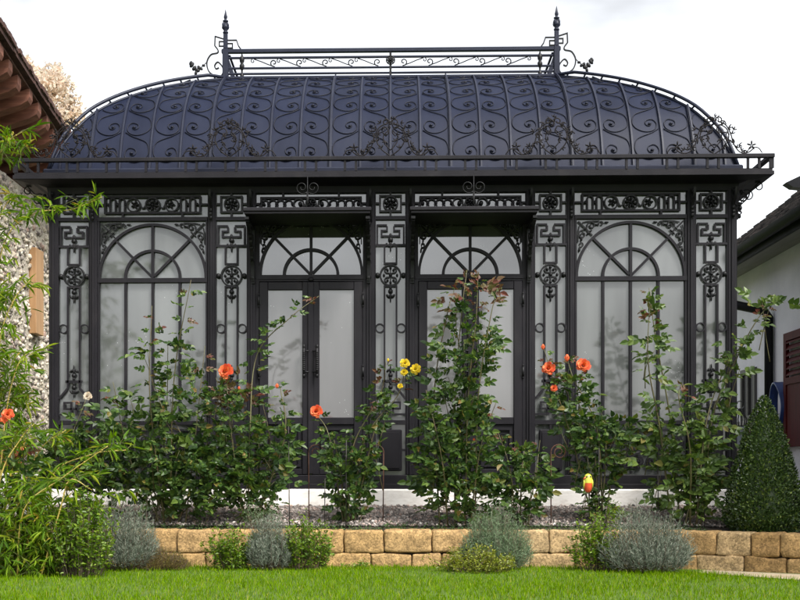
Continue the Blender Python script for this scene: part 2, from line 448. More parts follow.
# ---- bottom beam (threshold), top beam
mb = MB()
mb.bbox(-3.2, 3.2, -.015, .10, Z(489), Z(475), .006)
mb.bbox(-3.2, 3.2, -.03, -.0152, Z(489), Z(484), .004)
for sx in (-1, 1):
    x0, x1 = sorted((sx * 3.2, sx * 3.085))
    mb.bbox(x0, x1, .1005, DEPTH - .1005, Z(489), Z(475), .006)
mb.bbox(-3.2, 3.2, DEPTH - .10, DEPTH + .015, Z(489), Z(475), .006)
mb.build('base_beam', IR, gh)

POSTS = [(335, 344), (295, 303), (176, 183.5), (135, 143.5), (15.5, 24.5)]
FRONT = sorted([p for p in POSTS] + [(-b, -a) for a, b in POSTS])
for a, b in FRONT:
    mb = MB()
    mb.bbox(X(a), X(b), 0, .09, Z(475), Z(188), .006)
    c = (X(a) + X(b)) / 2
    mb.bbox(c - .012, c + .012, -.012, .001, Z(475), Z(190), .003)      # raised fillet
    mb.build('post', IR, gh)
SIDEY = [1.03, 2.03]
for sx in (-1, 1):
    for yy in SIDEY + [DEPTH - .09]:
        mb = MB(); x0, x1 = sorted((sx * 3.185, sx * 3.10))
        mb.bbox(x0, x1, yy, yy + .09, Z(475), Z(188), .006); mb.build('post', IR, gh)
for xx in (-2.1, -1.05, 0, 1.05, 2.1):
    mb = MB(); mb.bbox(xx - .04, xx + .04, DEPTH - .09, DEPTH, Z(475), Z(188), .006); mb.build('post', IR, gh)

# ---- helper: bars across a bay
def vbar(mb, u, w, v0, v1, y0, y1): mb.box(X(u - w / 2), X(u + w / 2), y0, y1, Z(v1), Z(v0))
def hbar(mb, u0, u1, v, w, y0, y1): mb.box(X(u0), X(u1), y0, y1, Z(v + w / 2), Z(v - w / 2))
def pl(c, pts): return [(X(c + u), 0, Z(v)) for u, v in pts]
YO = .018          # plane of the ornament bars, in front of the glass
def st(mb, c, pts, w=2.0, closed=False, y=YO, d=.022):
    mb.strip([(p[0], y, p[2]) for p in pl(c, pts)], w / S, d, closed=closed)
def ring(mb, c, v, r, w=1.6, y=YO, d=.02, n=24):
    st(mb, c, [(r * cos(2 * pi * i / n), v + r * sin(2 * pi * i / n)) for i in range(n)], w, True, y, d)
def bl(mb, c, u, v, ru, rv, ry=.014, y=YO, ang=0):
    mb.blob((X(c + u), y, Z(v)), ru / S, ry, rv / S, 8, 5, Matrix.Rotation(ang, 3, 'Y') if ang else None)
def fleur(mb, c, v, s=1, up=False):
    k = -1 if up else 1
    bl(mb, c, 0, v, 2.6 * s, 2.6 * s, .02)
    bl(mb, c, 0, v - k * 4 * s, 1.5 * s, 2.6 * s)
    bl(mb, c, 0, v + k * 5 * s, 1.5 * s, 3.4 * s)
    for q in (-1, 1):
        bl(mb, c, q * 2.8 * s, v + k * 5.2 * s, 1.3 * s, 2.7 * s, ang=q * k * .75)
    bl(mb, c, 0, v + k * 9 * s, .8 * s, 3 * s)
def rosette(mb, c, v, r, n=8):
    ring(mb, c, v, r, 1.4)
    for i in range(n):
        a = 2 * pi * i / n + .2
        bl(mb, c, .58 * r * cos(a), v + .58 * r * sin(a), .19 * r, .36 * r, .016, ang=a - pi / 2)
    bl(mb, c, 0, v, .24 * r, .24 * r, .024)
def sp(mb, c, u, v, r, a0, a1, w=1.3, n=18, r0=.15):
    st(mb, c, [(p[0], p[1]) for p in spiral(u, v, r, r * r0, a0, a1, n)], w, d=.016)

def square_ornament(mb, c):
    st(mb, c, [(-10.5, 195.5), (10.5, 195.5), (10.5, 211), (-10.5, 211)], 1.8, True)
    rosette(mb, c, 203.2, 7)
    for q in (-1, 1): st(mb, c, [(q * 11.5, 203), (q * 15.4, 203)], 2)
    st(mb, c, [(0, 192.2), (0, 194.5)], 2); st(mb, c, [(0, 212), (0, 215.8)], 2)

def narrow_ornament(mb, c, o):
    for q in (-1, 1):
        st(mb, c, [(q * 3.5, 225), (q * 13.3, 225), (q * 13.3, 243.8)], 1.75)
        st(mb, c, [(q * 3.5, 226.1), (q * 3.5, 230.5), (q * 9, 230.5), (q * 9, 236), (0, 236)], 1.75)
        st(mb, c, [(q * 6, 246.2), (q * 6, 263.2), (0, 263.2)], 1.75)
        st(mb, c, [(q * 6, 387.6), (q * 6, 286), (0, 286)], 1.75)
        st(mb, c, [(q * 6, 387.8), (q * 14.8, 398.2)], 2.2)
        ring(mb, c + q * 10.7, 328, 4.2, 1.2)
        st(mb, c, [(q * 15.3, 414.2), (q * 2.6, 414.2), (q * 2.6, 402.2), (q * 9.6, 402.2), (q * 9.6, 408.5), (0, 408.5)], 1.75)
    st(mb, c, [(-15.4, 245), (15.4, 245)], 2.2)
    st(mb, c, [(-8.4, 381), (8.4, 381)], 2.4)
    md = MB()
    ring(md, c, 275, 10.2, 1.5)
    for q in (-1, 1):
        bl(md, c, q * 13, 275, 2.7, 2.7, .026)
        for k in (-1, 1):      # two pairs of curled leaves round an upright stem
            v = 275 + k * 4.6
            st(md, c, [(p[0], p[1]) for p in catmull([(0, 275, 0), (q * 1.6, 275 + k * 2, 0), (q * 4.2, 275 + k * 2.4, 0), (q * 6, 275 + k * 4.6, 0), (q * 4.6, 275 + k * 6.6, 0), (q * 2.6, 275 + k * 5.6, 0)], 4)], 1.25, d=.016)
            bl(md, c, q * 3, 275 + k * 5.2, 1.3, 1.3, .016)
        bl(md, c, q * 6.6, 275, 1.2, 1.6, .016)
    st(md, c, [(0, 266), (0, 284)], 1.1, d=.016)
    for k in (-1, 1): bl(md, c, 0, 275 + k * 7.4, 1.3, 1.7, .016)
    bl(md, c, 0, 275, 1.8, 1.8, .024)
    md.build('medallion', DK, o)
    for v, s, up in ((239.5, 1, False), (291, .95, False), (375, .9, True), (387, .9, False)):
        f = MB(); fleur(f, c, v, s, up); f.build('pendant', DK, o)

# ---- five slim side panels
YG0, YG1 = .045, .057
def slim_panel(c, half):
    p = thing_part('side_panel', gh)
    mb = MB()
    hbar(mb, c - half, c + half, 217.6, 3.6, .006, .085)
    hbar(mb, c - half, c + half, 422.3, 4.2, .006, .085)
    hbar(mb, c - half, c + half, 190, 4.6, .006, .085)
    for q in (-1, 1): vbar(mb, c + q * (half - .4), .8, 187.8, 474.9, .008, .082)
    o = mb.build('side_panel', IR, gh)
    g = MB(); g.box(X(c - half) + .002, X(c + half) - .002, YG0, YG1, Z(474.9), Z(192.4)); g.build('pane', M['pane'], o)
    m1 = MB(); m2 = MB()
    narrow_ornament(m1, c, o)
    square_ornament(m2, c)
    m1.build('ironwork', IR, o); m2.build('frieze_rosette', DK, o)
    k = MB()
    k.bbox(X(c - 11.5), X(c + 11.5), .004, .036, Z(471), Z(429.5), .01)
    k.bbox(X(c - 9), X(c + 9), -.004, .0041, Z(468.5), Z(432), .006)
    st(k, c, [(0, 424.5), (0, 429.4)], 2.2, y=.02)
    for q in (-1, 1): st(k, c, [(q * 11.6, 450), (q * half, 450)], 2.2, y=.02)
    k.build('kick_panel', IR, o)
def thing_part(*a): return None
for c, h in ((-319, 16), (319, 16), (-159.7, 16.2), (159.7, 16.2), (0, 15.5)):
    slim_panel(c, h)

# ---- spandrel scrolls in the corner between arch and frame
def spandrel(mb, bm2, c, uo, vo, q, s=1.0):
    # uo, vo: the outer upper corner; q: direction (+1 scrolls lie to the right of the corner)
    def T(u, v): return (uo + q * u * s, vo + v * s)
    def S2(u, v, r, a0, a1, w=1.3):
        pts = spiral(u, v, r, r * .18, a0, a1, 18)
        st(mb, c, [T(*p) for p in pts], w, d=.016)
    st(mb, c, [T(1, 1), T(6, 6), T(12, 12), T(15, 15.5)], 1.5, d=.016)
    S2(14.2, 5.2, 4.4, pi * .9, 3.6 * pi, 1.2); S2(5.2, 14.2, 4.4, 1.6 * pi, -1.1 * pi, 1.2)
    S2(24, 3.6, 3.0, 2.6, 8.6, 1.1); S2(3.6, 24, 3.0, 2.1, -4, 1.1)
    st(mb, c, [T(a, b) for a, b in ((5, 2.4), (10, 1.2), (16, .9), (22, .8))], 1.0, d=.014)
    st(mb, c, [T(b, a) for a, b in ((5, 2.4), (10, 1.2), (16, .9), (22, .8))], 1.0, d=.014)
    for (u, v, a) in ((8.5, 8.5, .78), (19, 4.4, 1.4), (4.4, 19, .2), (11, 13, .6), (13, 11, .95), (29, 2.2, 1.5), (2.2, 29.5, .1)):
        bl(bm2, c, *T(u, v), 1.0 * s, 2.3 * s, .014, ang=q * a)

# ---- arched window bays
WC = 239.3; WH = 55.4
def window_frieze(o, c):
    m1 = MB()
    st(m1, c, [(-48, 195.2), (48, 195.2), (48, 211.4), (-48, 211.4)], 2, True)
    for q in (-1, 1):
        st(m1, c, [(q * 49, 203.2), (q * WH, 203.2)], 2)
        st(m1, c, [(q * 30, 212.4), (q * 30, 215.8)], 2)
        m2 = MB()
        ring(m2, c + q * 19.3, 203.4, 6.6, 1.3)
        for k in range(5):
            a = 2 * pi * k / 5
            bl(m2, c, q * 18 + 2.4 * cos(a), 203 + 2.4 * sin(a), 1.2, 2.1, .016, ang=a + pi / 2)
        st(m2, c, [(q * 6.6, 203.5), (q * 9, 206.5), (q * 11, 206.5), (q * 13.2, 202)], 1.3, d=.016)
        m2.build('leaf_ring', DK, o)
        for k, u in enumerate((31, 40.3)):
            arc = [(u - 2.8, 210.4), (u - 2.8, 200)] + [(u - 2.8 * cos(t * pi / 6), 199.5 - 2.8 * sin(t * pi / 6)) for t in range(1, 6)] + [(u + 2.8, 200), (u + 2.8, 210.4)]
            st(m1, c, [(q * a, b) for a, b in arc], 1.5, d=.018)
        bl(m1, c, q * 35.6, 203, 1.9, 1.9, .018); bl(m1, c, q * 45, 203, 1.7, 1.7, .018); bl(m1, c, q * 27, 203, 1.5, 1.5, .018)
        st(m1, c, [(q * 34, 203), (q * 37.5, 203)], 1.2)
    m1.build('frieze_bars', IR, o)
    m2 = MB(); rosette(m2, c, 203.3, 7); m2.build('frieze_rosette', DK, o)
def low_scrolls(m1, c, half):
    n = 4; w = half * 2 / n
    for i in range(n):
        u = -half + w * (i + .5)
        for q in (-1, 1):
            sp(m1, c, u + q * w * .24, 441, w * .22, pi / 2 + (0 if q > 0 else pi), pi / 2 + (0 if q > 0 else pi) + q * 4.4 * pi, 1.5)
            sp(m1, c, u + q * w * .24, 462, w * .22, -pi / 2 + (0 if q < 0 else pi), -pi / 2 + (0 if q < 0 else pi) - q * 4.4 * pi, 1.5)
            st(m1, c, catmull([(u + q * w * .46, 441, 0), (u + q * w * .4, 449, 0), (u + q * w * .06, 452, 0), (u + q * w * .4, 455, 0), (u + q * w * .46, 462, 0)], 4) and
               [(p[0], p[1]) for p in catmull([(u + q * w * .46, 441, 0), (u + q * w * .4, 449, 0), (u + q * w * .06, 452, 0), (u + q * w * .4, 455, 0), (u + q * w * .46, 462, 0)], 4)], 1.4)
        st(m1, c, [(u - w / 2, 431), (u - w / 2, 474)], 1.4)
def arched_window(c):
    mb = MB(); h = WH
    hbar(mb, c - h, c + h, 190, 4.6, .006, .085)
    hbar(mb, c - h, c + h, 217.6, 3.8, .006, .085)
    hbar(mb, c - h, c + h, 279.2, 4.4, .006, .07)
    hbar(mb, c - h, c + h, 422.6, 3.8, .006, .085)
    hbar(mb, c - h, c + h, 430, 2, .01, .07)
    for q in (-1, 1): vbar(mb, c + q * (h - .9), 1.8, 219.6, 420.6, .012, .07)
    o = mb.build('arched_window', IR, gh)
    b = MB()
    R = 53.8
    st(b, c, [(R * cos(pi * i / 40), 277 - R * sin(pi * i / 40)) for i in range(41)], 2.6, y=.03, d=.045)
    st(b, c, [(27.6 * cos(pi * i / 24), 277 - 27.6 * sin(pi * i / 24)) for i in range(25)], 2.6, y=.03, d=.04)
    st(b, c, [(0, 276.8), (0, 277 - R + 1)], 2.7, y=.03, d=.037)
    for q in (-1, 1):
        st(b, c, [(q * 1.5, 275), (q * (R - .8) * .7, 277 - (R - .8) * .714)], 2.5, y=.03, d=.035)
    for u in (-27.4, 0, 27.4): vbar(b, c + u, 2.6, 281.5, 420.6, .015, .044)
    b.build('glazing_bars', IR, o)
    g = MB(); g.box(X(c - h) + .002, X(c + h) - .002, YG0 + .002, YG1, Z(474.9), Z(192.4)); g.build('pane', M['pane'], o)
    for q in (-1, 1):
        m1 = MB(); spandrel(m1, m1, c, -q * (h - 2.2), 221, q); m1.build('spandrel_scroll', DK, o)
    window_frieze(o, c)
    m1 = MB(); low_scrolls(m1, c, h - 2); m1.build('lower_scrolls', IR, o)
arched_window(-WC); arched_window(WC)

# ---- doorways
DC, DH = 79.75, 55.25
def door_frieze(o, c):
    m1 = MB()
    st(m1, c, [(-50, 208), (-50, 197), (50, 197), (50, 208)], 2)
    st(m1, c, [(-50, 207.6), (50, 207.6)], 1.4, d=.018)
    for q in (-1, 1):
        st(m1, c, [(q * 51, 203), (q * DH, 203)], 2)
        st(m1, c, [(q * 28, 192.3), (q * 28, 196)], 2)
        m2 = MB()
        ring(m2, c + q * 12.2, 203, 5, 1.3)
        bl(m2, c, q * 10.8, 203, 2.2, 2.4, .018)
        st(m2, c, [(q * 5, 203.5), (q * 6.4, 205.6), (q * 8, 202)], 1.2, d=.016)
        m2.build('leaf_ring', DK, o)
        for k in range(4):
            u = 22.5 + k * 8
            st(m1, c, [(q * (u - 5.2 * cos(t * pi / 8)), 207 - 8 * sin(t * pi / 8)) for t in range(9)], 1.2, d=.014, y=YO - .004 * (k % 2))
            bl(m1, c, q * (u - 4), 203, 1.8, 1.8, .018)
        bl(m1, c, q * 47.5, 203, 1.8, 1.8, .018)
    m1.build('frieze_bars', IR, o)
    m2 = MB(); rosette(m2, c, 202.8, 5.2); m2.build('frieze_rosette', DK, o)

def doorway(c):
    h = DH
    # frame of the doorway with its fanlight
    mb = MB()
    hbar(mb, c - h, c + h, 190, 4.6, .006, .085)
    hbar(mb, c - h, c + h, 215.5, 8, .006, .085)
    hbar(mb, c - h, c + h, 276.6, 4.4, .004, .085)
    hbar(mb, c - h, c + h, 280, 1.6, .012, .085)
    for q in (-1, 1): vbar(mb, c + q * (h - 1.6), 3.2, 219.6, 475, .01, .08)
    bl(mb, c, 0, 279, 3, 2.4, .02, y=.004)
    o = mb.build('fanlight', IR, gh)
    b = MB(); R = 51.2; R2 = 55
    st(b, c, [(R * cos(pi * i / 40), 274.4 - R2 * sin(pi * i / 40)) for i in range(41)], 2.6, y=.03, d=.045)
    st(b, c, [(27 * cos(pi * i / 24), 274.4 - 25.5 * sin(pi * i / 24)) for i in range(25)], 2.8, y=.03, d=.04)
    st(b, c, [(0, 274), (0, 221)], 2.6, y=.03, d=.037)
    for q in (-1, 1): st(b, c, [(q * 1.6, 272.6), (q * R * .72, 274.4 - R2 * .69)], 2.4, y=.03, d=.035)
    b.build('glazing_bars', IR, o)
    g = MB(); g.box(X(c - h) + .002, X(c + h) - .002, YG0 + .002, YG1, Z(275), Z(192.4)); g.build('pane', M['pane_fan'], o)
    for q in (-1, 1):
        m1 = MB(); spandrel(m1, m1, c, -q * (h - 4), 222, q, .95); m1.build('spandrel_scroll', DK, o)
    door_frieze(o, c)
    # two door leaves
    for q in (-1, 1):
        l = MB()
        lo, hi = (c + .35, c + h - 3.6) if q > 0 else (c - h + 3.6, c - .35)
        s0, s1 = (8.2, 8.6) if q > 0 else (8.6, 8.2)
        y0, y1 = -.006, .046
        vb = lambda a, bq, v0, v1, yy0=y0, yy1=y1: l.bbox(X(a), X(bq), yy0, yy1, Z(v1), Z(v0), .005)
        vb(lo, lo + s0, 281.6, 474.6); vb(hi - s1, hi, 281.6, 474.6)
        vb(lo + s0, hi - s1, 281.6, 289.6, y0 + .003); vb(lo + s0, hi - s1, 417.4, 424.6, y0 + .003); vb(lo + s0, hi - s1, 469, 474.6, y0 + .003)
        if q > 0: vb(c - 3, c + 3, 282, 474, y0 - .014, y0 - .0004)      # astragal over the meeting joint
        d = l.build('door_leaf', IR, gh)
        g = MB(); g.box(X(lo + s0) - .002, X(hi - s1) + .002, .022, .032, Z(417.6), Z(289.4)); g.build('pane', M['pane_door'], d)
        k = MB()
        k.box(X(lo + s0) - .002, X(hi - s1) + .002, .016, .03, Z(469.2), Z(424.4))
        a, b2 = lo + s0 + 3, hi - s1 - 3
        st(k, 0, [(a, 429), (b2, 429), (b2, 465.5), (a, 465.5)], 2.4, True, y=.006, d=.02)
        k.build('kick_panel', IR, d)
        k = MB(); m = (a + b2) / 2
        for qu in (-1, 1):
            for qv in (-1, 1):
                sp(k, m, qu * 6.8, 447.2 + qv * 9, 5.4, (0 if qu < 0 else pi), (0 if qu < 0 else pi) - qu * qv * 4 * pi, 1.3)
                st(k, m, [(qu * 1, 447.2 + qv * 1), (qu * 3, 447.2 + qv * 5), (qu * 1.2, 447.2 + qv * 9)], 1.2, d=.014)
        bl(k, m, 0, 447.2, 2.2, 2.2, .02)
        k.build('panel_scrolls', DK, d)
        # twisted pull handle
        hx = c + q * 6.6
        k = MB()
        k.tube([(X(hx), -.06, Z(376)), (X(hx), -.065, Z(369)), (X(hx), -.065, Z(354)), (X(hx), -.06, Z(347))], .011, 8)
        for i in range(10): k.blob((X(hx), -.065, Z(353 + i * 1.9)), .017, .017, .010, 8, 4)
        for v in (351, 372):
            k.tube([(X(hx), -.062, Z(v)), (X(hx), y0 + .003, Z(v))], .008, 6)
            k.blob((X(hx) - q * .02, -.03, Z(v)), .028, .008, .008)
        for v in (347, 376): k.blob((X(hx), -.06, Z(v)), .016, .016, .022)
        k.build('handle', DK, d)
        for v in (300, 372, 455):
            k = MB(); hx = c + q * (h - 3)
            k.tube([(X(hx), -.012, Z(v + 5)), (X(hx), -.012, Z(v - 5))], .011, 8)
            k.blob((X(hx), -.012, Z(v - 6)), .009, .009, .014); k.blob((X(hx), -.012, Z(v + 6)), .009, .009, .014)
            k.box(X(hx - 2.6 if q > 0 else hx + .4), X(hx - .4 if q > 0 else hx + 2.6), -.011, -.0063, Z(v + 4), Z(v - 4))
            k.build('hinge', DK, d)
    # flat canopy over the door on two scroll brackets
    cd = .56
    k = MB()
    zb = EYE + (HOR - 211.8) * (D - cd) / F
    k.bbox(X(c - 61.5), X(c + 61.5), -cd, .0, zb + .012, zb + .046, .006)
    k.bbox(X(c - 60.3), X(c + 60.3), -cd + .012, -.002, zb - .010, zb + .0115, .004)
    cn = k.build('canopy', IR, gh)
    for q in (-1, 1):
        k = MB(); xx = X(c + q * 58)
        def yz(pts, w=.014, dd=.03): k.strip([(xx, -a, zb - .03 - b) for a, b in pts], w, dd, n=(1, 0, 0))
        yz([(.012, 0), (.012, .52)], .022, .036)
        yz([(.02, .012), (cd - .03, .012)], .022, .036)
        yz([(p[0], p[1]) for p in catmull([(.03, .5, 0), (.06, .33, 0), (.18, .16, 0), (.36, .07, 0), (.5, .03, 0)], 6)], .016, .03)
        for (ya, zz, r, a0, a1) in ((.12, .13, .085, 0, 9), (.24, .075, .05, 1, 9.5), (.055, .28, .045, 0, 8)):
            yz(spiral(ya, zz, r, r * .15, a0, a1, 20), .012, .026)
        for i in range(9):
            t = i / 8
            k.blob((xx, -.03 - .42 * t ** 1.4, zb - .5 + .46 * t ** .55), .024, .016, .026)
        k.build('bracket', DK, cn)
    # small wire scroll standing on the canopy
    k = MB(); ys = -cd + .08; zs = zb + .046
    for q in (-1, 1):
        k.tube([(X(c) + q * p[0], ys, zs + p[1]) for p in spiral(.048, .19, .06, .012, -2.4, 6.5, 26)], .004, 5)
        k.tube([(X(c), ys, zs), (X(c) + q * .006, ys, zs + .145)], .004, 5)
    k.tube([(X(c), ys, zs), (X(c), ys, zs + .29)], .004, 5)
    k.build('wire_scroll', DK, cn)
doorway(-DC); doorway(DC)

# ---- side walls and rear wall: plain glazed bays
for sx in (-1, 1):
    ys = [.092, 1.028, 1.122, 2.028, 2.122, DEPTH - .092]
    for a, b in ((ys[0], ys[1]), (ys[2], ys[3]), (ys[4], ys[5])):
        xi, xo = sx * 3.11, sx * 3.175
        x0, x1 = sorted((xi, xo))
        mb = MB()
        for v, w in ((190, 4.6), (217.6, 3.8), (279, 4), (422, 4)): mb.box(x0, x1, a, b, Z(v + w / 2), Z(v - w / 2))
        m = (a + b) / 2
        mb.box(x0 + .01, x1 - .01, m - .014, m + .014, Z(420), Z(281))
        mb.strip([(sx * 3.15, m + (b - a) * .49 * cos(pi * i / 30), Z(277) + (b - a) * .49 * sin(pi * i / 30)) for i in range(31)], .025, .04, n=(1, 0, 0))
        o = mb.build('side_window', IR, gh)
        g = MB(); g0, g1 = sorted((sx * 3.13, sx * 3.142)); g.box(g0, g1, a, b, Z(474.9), Z(192.4)); g.build('pane', M['pane'], o)
xs = [-3.1, -2.142, -2.058, -1.092, -1.008, -.042, .042, 1.008, 1.092, 2.058, 2.142, 3.1]
for i in range(0, 12, 2):
    mb = MB()
    for v, w in ((190, 4.6), (217.6, 3.8), (279, 4), (422, 4)): mb.box(xs[i], xs[i + 1], DEPTH - .08, DEPTH - .012, Z(v + w / 2), Z(v - w / 2))
    o = mb.build('rear_window', IR, gh)
    g = MB(); g.box(xs[i], xs[i + 1], DEPTH - .05, DEPTH - .04, Z(474.9), Z(192.4)); g.build('pane', M['pane'], o)

# ---- cornice: frieze board, sloping cove, gutter tray
OV = .25
ZE0 = EYE + (HOR - 176.5) / 110.3; ZE1 = EYE + (HOR - 170.2) / 110.3
mb = MB()
def loop(x, yf, yb, z): return [(-x, yf, z), (x, yf, z), (x, yb, z), (-x, yb, z)]
rings = [loop(3.19, .0, DEPTH, Z(192)), loop(3.20, -.01, DEPTH + .01, Z(186)), loop(3.27, -.085, DEPTH + .085, Z(184)),
         loop(3.30, -.11, DEPTH + .11, ZE0 - .02), loop(3.20 + OV - .02, -OV + .015, DEPTH + OV - .015, ZE0 - .006), loop(3.20 + OV, -OV, DEPTH + OV, ZE0),
         loop(3.20 + OV, -OV, DEPTH + OV, ZE0 + .032), loop(3.20 + OV - .012, -OV + .012, DEPTH + OV - .012, ZE0 + .036),
         loop(3.20 + OV - .012, -OV + .012, DEPTH + OV - .012, ZE1), loop(3.1, .1, DEPTH - .1, ZE1 + .01)]
vs = [p for r in rings for p in r]
fs = [(i * 4 + j, i * 4 + (j + 1) % 4, (i + 1) * 4 + (j + 1) % 4, (i + 1) * 4 + j) for i in range(len(rings) - 1) for j in range(4)]
fs.append((36, 37, 38, 39)); fs.append((3, 2, 1, 0))
mb.add(vs, fs)
mb.build('cornice', IR, gh)
# eaves railing: top rail on paired uprights
ZR = EYE + (HOR - 157.8) / 110.3
mb = MB()
xo = 3.2 + OV - .02; yf = -OV + .02; yb = DEPTH + OV - .02
mb.bbox(-xo - .025, xo + .025, yf - .025, yf + .025, ZR - .018, ZR + .018, .004)
mb.bbox(-xo - .025, xo + .025, yb - .025, yb + .025, ZR - .018, ZR + .018, .004)
for q in (-1, 1): mb.bbox(q * xo - .025, q * xo + .025, yf + .0255, yb - .0255, ZR - .018, ZR + .018, .004)
er = mb.build('eaves_rail', IR, gh)
def upright(x, y, w=.011):
    k = MB(); k.box(x - w, x + w, y - .012, y + .012, ZE1 + .001, ZR - .0182); return k
ups = []
n = 19
for i in range(n):
    xc = -xo + .16 + (2 * xo - .32) * i / (n - 1)
    for q in (-1, 1): ups.append((xc + q * .05, yf))
    ups.append((xc, yb))
for q in (-1, 1):
    ups += [(q * xo, yf), (q * xo, yb)]
    for i in range(1, 8): ups.append((q * xo, yf + (yb - yf) * i / 8))
for x, y in ups[:98]: upright(x, y, .02 if abs(abs(x) - xo) < .001 else .011).build('rail_upright', IR, er)

# scroll brackets under the cornice, at each post and along the ends
def cornice_bracket(x, y, dx, dy):
    k = MB(); n = Vector((-dy, dx, 0))
    def tp(pts): return [Vector((x, y, Z(188))) + Vector((dx, dy, 0)) * a + Vector((0, 0, b)) for a, b in pts]
    k.strip(tp([(.012, -.02), (.012, -.3)]), .016, .022, n)
    k.strip(tp(spiral(.06, -.10, .05, .01, 2.6, -6, 20)), .011, .02, n)
    k.strip(tp(spiral(.035, -.235, .028, .006, 2.0, 8.5, 16)), .010, .02, n)
    k.strip(tp([(p[0], p[1]) for p in catmull([(.015, -.20, 0), (.05, -.16, 0), (.11, -.10, 0), (.13, -.03, 0)], 5)]), .011, .02, n)
    for a, b in ((.03, -.16), (.03, -.2), (.03, -.27), (.05, -.05)): k.blob(tp([(a, b)])[0], .018, .018, .024)
    k.build('cornice_bracket', DK, gh)
for a, b in FRONT: cornice_bracket((X(a) + X(b)) / 2, -.0, 0, -1)
for q in (-1, 1):
    for yy in (.045, 1.075, 2.075, DEPTH - .045): cornice_bracket(q * 3.185, yy, q, 0)

# wire curls hanging from the end soffits
for q in (-1, 1):
    k = MB()
    for (px, py, r) in ((758, 187, .05), (747.5, 196, .06), (738, 208.5, .042)):
        x0 = (px - 390.5) / 109.0; z0 = EYE + (HOR - py) / 109.0
        k.tube([(q * x0 + q * a, -.02, z0 + b) for a, b in spiral(0, 0, r, r * .2, 2.2, -4.2, 24)], .006, 5)
    k.tube([(q * 3.19, -.02, Z(214)), (q * 3.22, -.02, Z(204)), (q * 3.28, -.02, Z(196)), (q * 3.36, -.02, Z(187)), (q * 3.42, -.02, Z(179.5))], .006, 5)
    k.build('soffit_curls', DK, gh)

# ---- roof: four curved faces rising to a flat ridge
RB = 3.585; RH = 1.22; RXB = 3.18; RUNX = 1.5; RUNY = 1.23
RT = [(0, 0), (.05, .163), (.10, .28), (.25, .52), (.5, .738), (.75, .887), (1, 1)]
def rh(s):
    s = max(0, min(1, s))
    k = len(RT)
    for i in range(k - 1):
        if s <= RT[i + 1][0]:
            x0, y0 = RT[i]; x1, y1 = RT[i + 1]
            def sl(j):
                if j == 0: return 3.6
                if j == k - 1: return .42
                a = (RT[j][1] - RT[j - 1][1]) / (RT[j][0] - RT[j - 1][0]); b = (RT[j + 1][1] - RT[j][1]) / (RT[j + 1][0] - RT[j][0])
                return 2 * a * b / (a + b)
            h = x1 - x0; t = (s - x0) / h
            return (y0 * (1 + 2 * t) * (1 - t) ** 2 + sl(i) * h * t * (1 - t) ** 2 + y1 * t * t * (3 - 2 * t) - sl(i + 1) * h * t * t * (1 - t))
    return 1
def rz(s): return RB + RH * rh(s)
SS = [0, .02, .04, .07, .1, .14, .18, .23, .29, .36, .44, .52, .6, .68, .76, .84, .92, 1]
arc = [0]
for i in range(1, 201):
    a, b = (i - 1) / 200, i / 200
    arc.append(arc[-1] + sqrt((RUNY / 200) ** 2 + (rz(b) - rz(a)) ** 2))
ARC = arc[-1]
def s_of(a):
    a = max(0, min(ARC, a))
    for i in range(200):
        if arc[i + 1] >= a: return (i + (a - arc[i]) / max(1e-9, arc[i + 1] - arc[i])) / 200
    return 1
# surface maps: face 0 front, 1 rear, 2 right, 3 left;   t = coordinate along the eaves
def roof_pt(face, t, s, off=0.0):
    e = .01
    dz = (rz(min(1, s + e)) - rz(max(0, s - e))); ds = (min(1, s + e) - max(0, s - e))
    run = RUNY if face < 2 else RUNX
    nx = Vector((-dz, run * ds)); nx.normalize()      # outward (towards eaves), up
    y = run * s + nx.x * off; z = rz(s) + nx.y * off
    if face == 0: return Vector((t, y, z))
    if face == 1: return Vector((t, DEPTH - y, z))
    if face == 2: return Vector((RXB - y, t, z))
    return Vector((-RXB + y, t, z))
def lim(face, s):
    if face < 2: return (-(RXB - RUNX * s), RXB - RUNX * s)
    return (RUNY * s, DEPTH - RUNY * s)
mb = MB()
for f in range(4):
    NT = 24; vs = []; fs = []
    for s in SS:
        a, b = lim(f, s)
        for j in range(NT + 1): vs.append(roof_pt(f, a + (b - a) * j / NT, s))
    for i in range(len(SS) - 1):
        for j in range(NT):
            q = i * (NT + 1) + j
            fs.append((q, q + 1, q + NT + 2, q + NT + 1))
    mb.add(vs, fs, True)
a, b = lim(0, 1)
mb.add([(a, RUNY, rz(1)), (b, RUNY, rz(1)), (b, DEPTH - RUNY, rz(1)), (a, DEPTH - RUNY, rz(1))], [(0, 1, 2, 3)])
roof = mb.build('roof', M['roof'], gh)
mb = MB(); mb.bbox(-RXB - .05, RXB + .05, -.05, DEPTH + .05, ZE1 + .012, RB + .012, .012); mb.build('roof_kerb', M['roof_iron'], roof)
mb = MB(); mb.bbox(-RXB + RUNX - .03, RXB - RUNX + .03, RUNY - .03, DEPTH - RUNY + .03, rz(1) - .012, rz(1) + .02, .008); mb.build('ridge_cap', M['roof_iron'], roof)
PITCH = .2797
def rib(f, t, heavy):
    if f < 2: smax = min(1, (RXB - abs(t)) / RUNX)
    else: smax = min(1, min(t, DEPTH - t) / RUNY)
    if smax < .03: return
    pts = [roof_pt(f, t, smax * i / 22, .012) for i in range(23)]
    k = MB(); nn = (1, 0, 0) if f < 2 else (0, 1, 0)
    k.strip(pts, .026, .026 if heavy else .017, nn)
    if heavy: k.strip([roof_pt(f, t, smax * i / 22, .03) for i in range(23)], .012, .012, nn)
    k.build('rib', M['roof_iron'], roof)
for i in range(-11, 12): rib(0, i * PITCH, i % 4 == 2)
for i in range(-11, 12): rib(1, i * PITCH, i % 4 == 2)
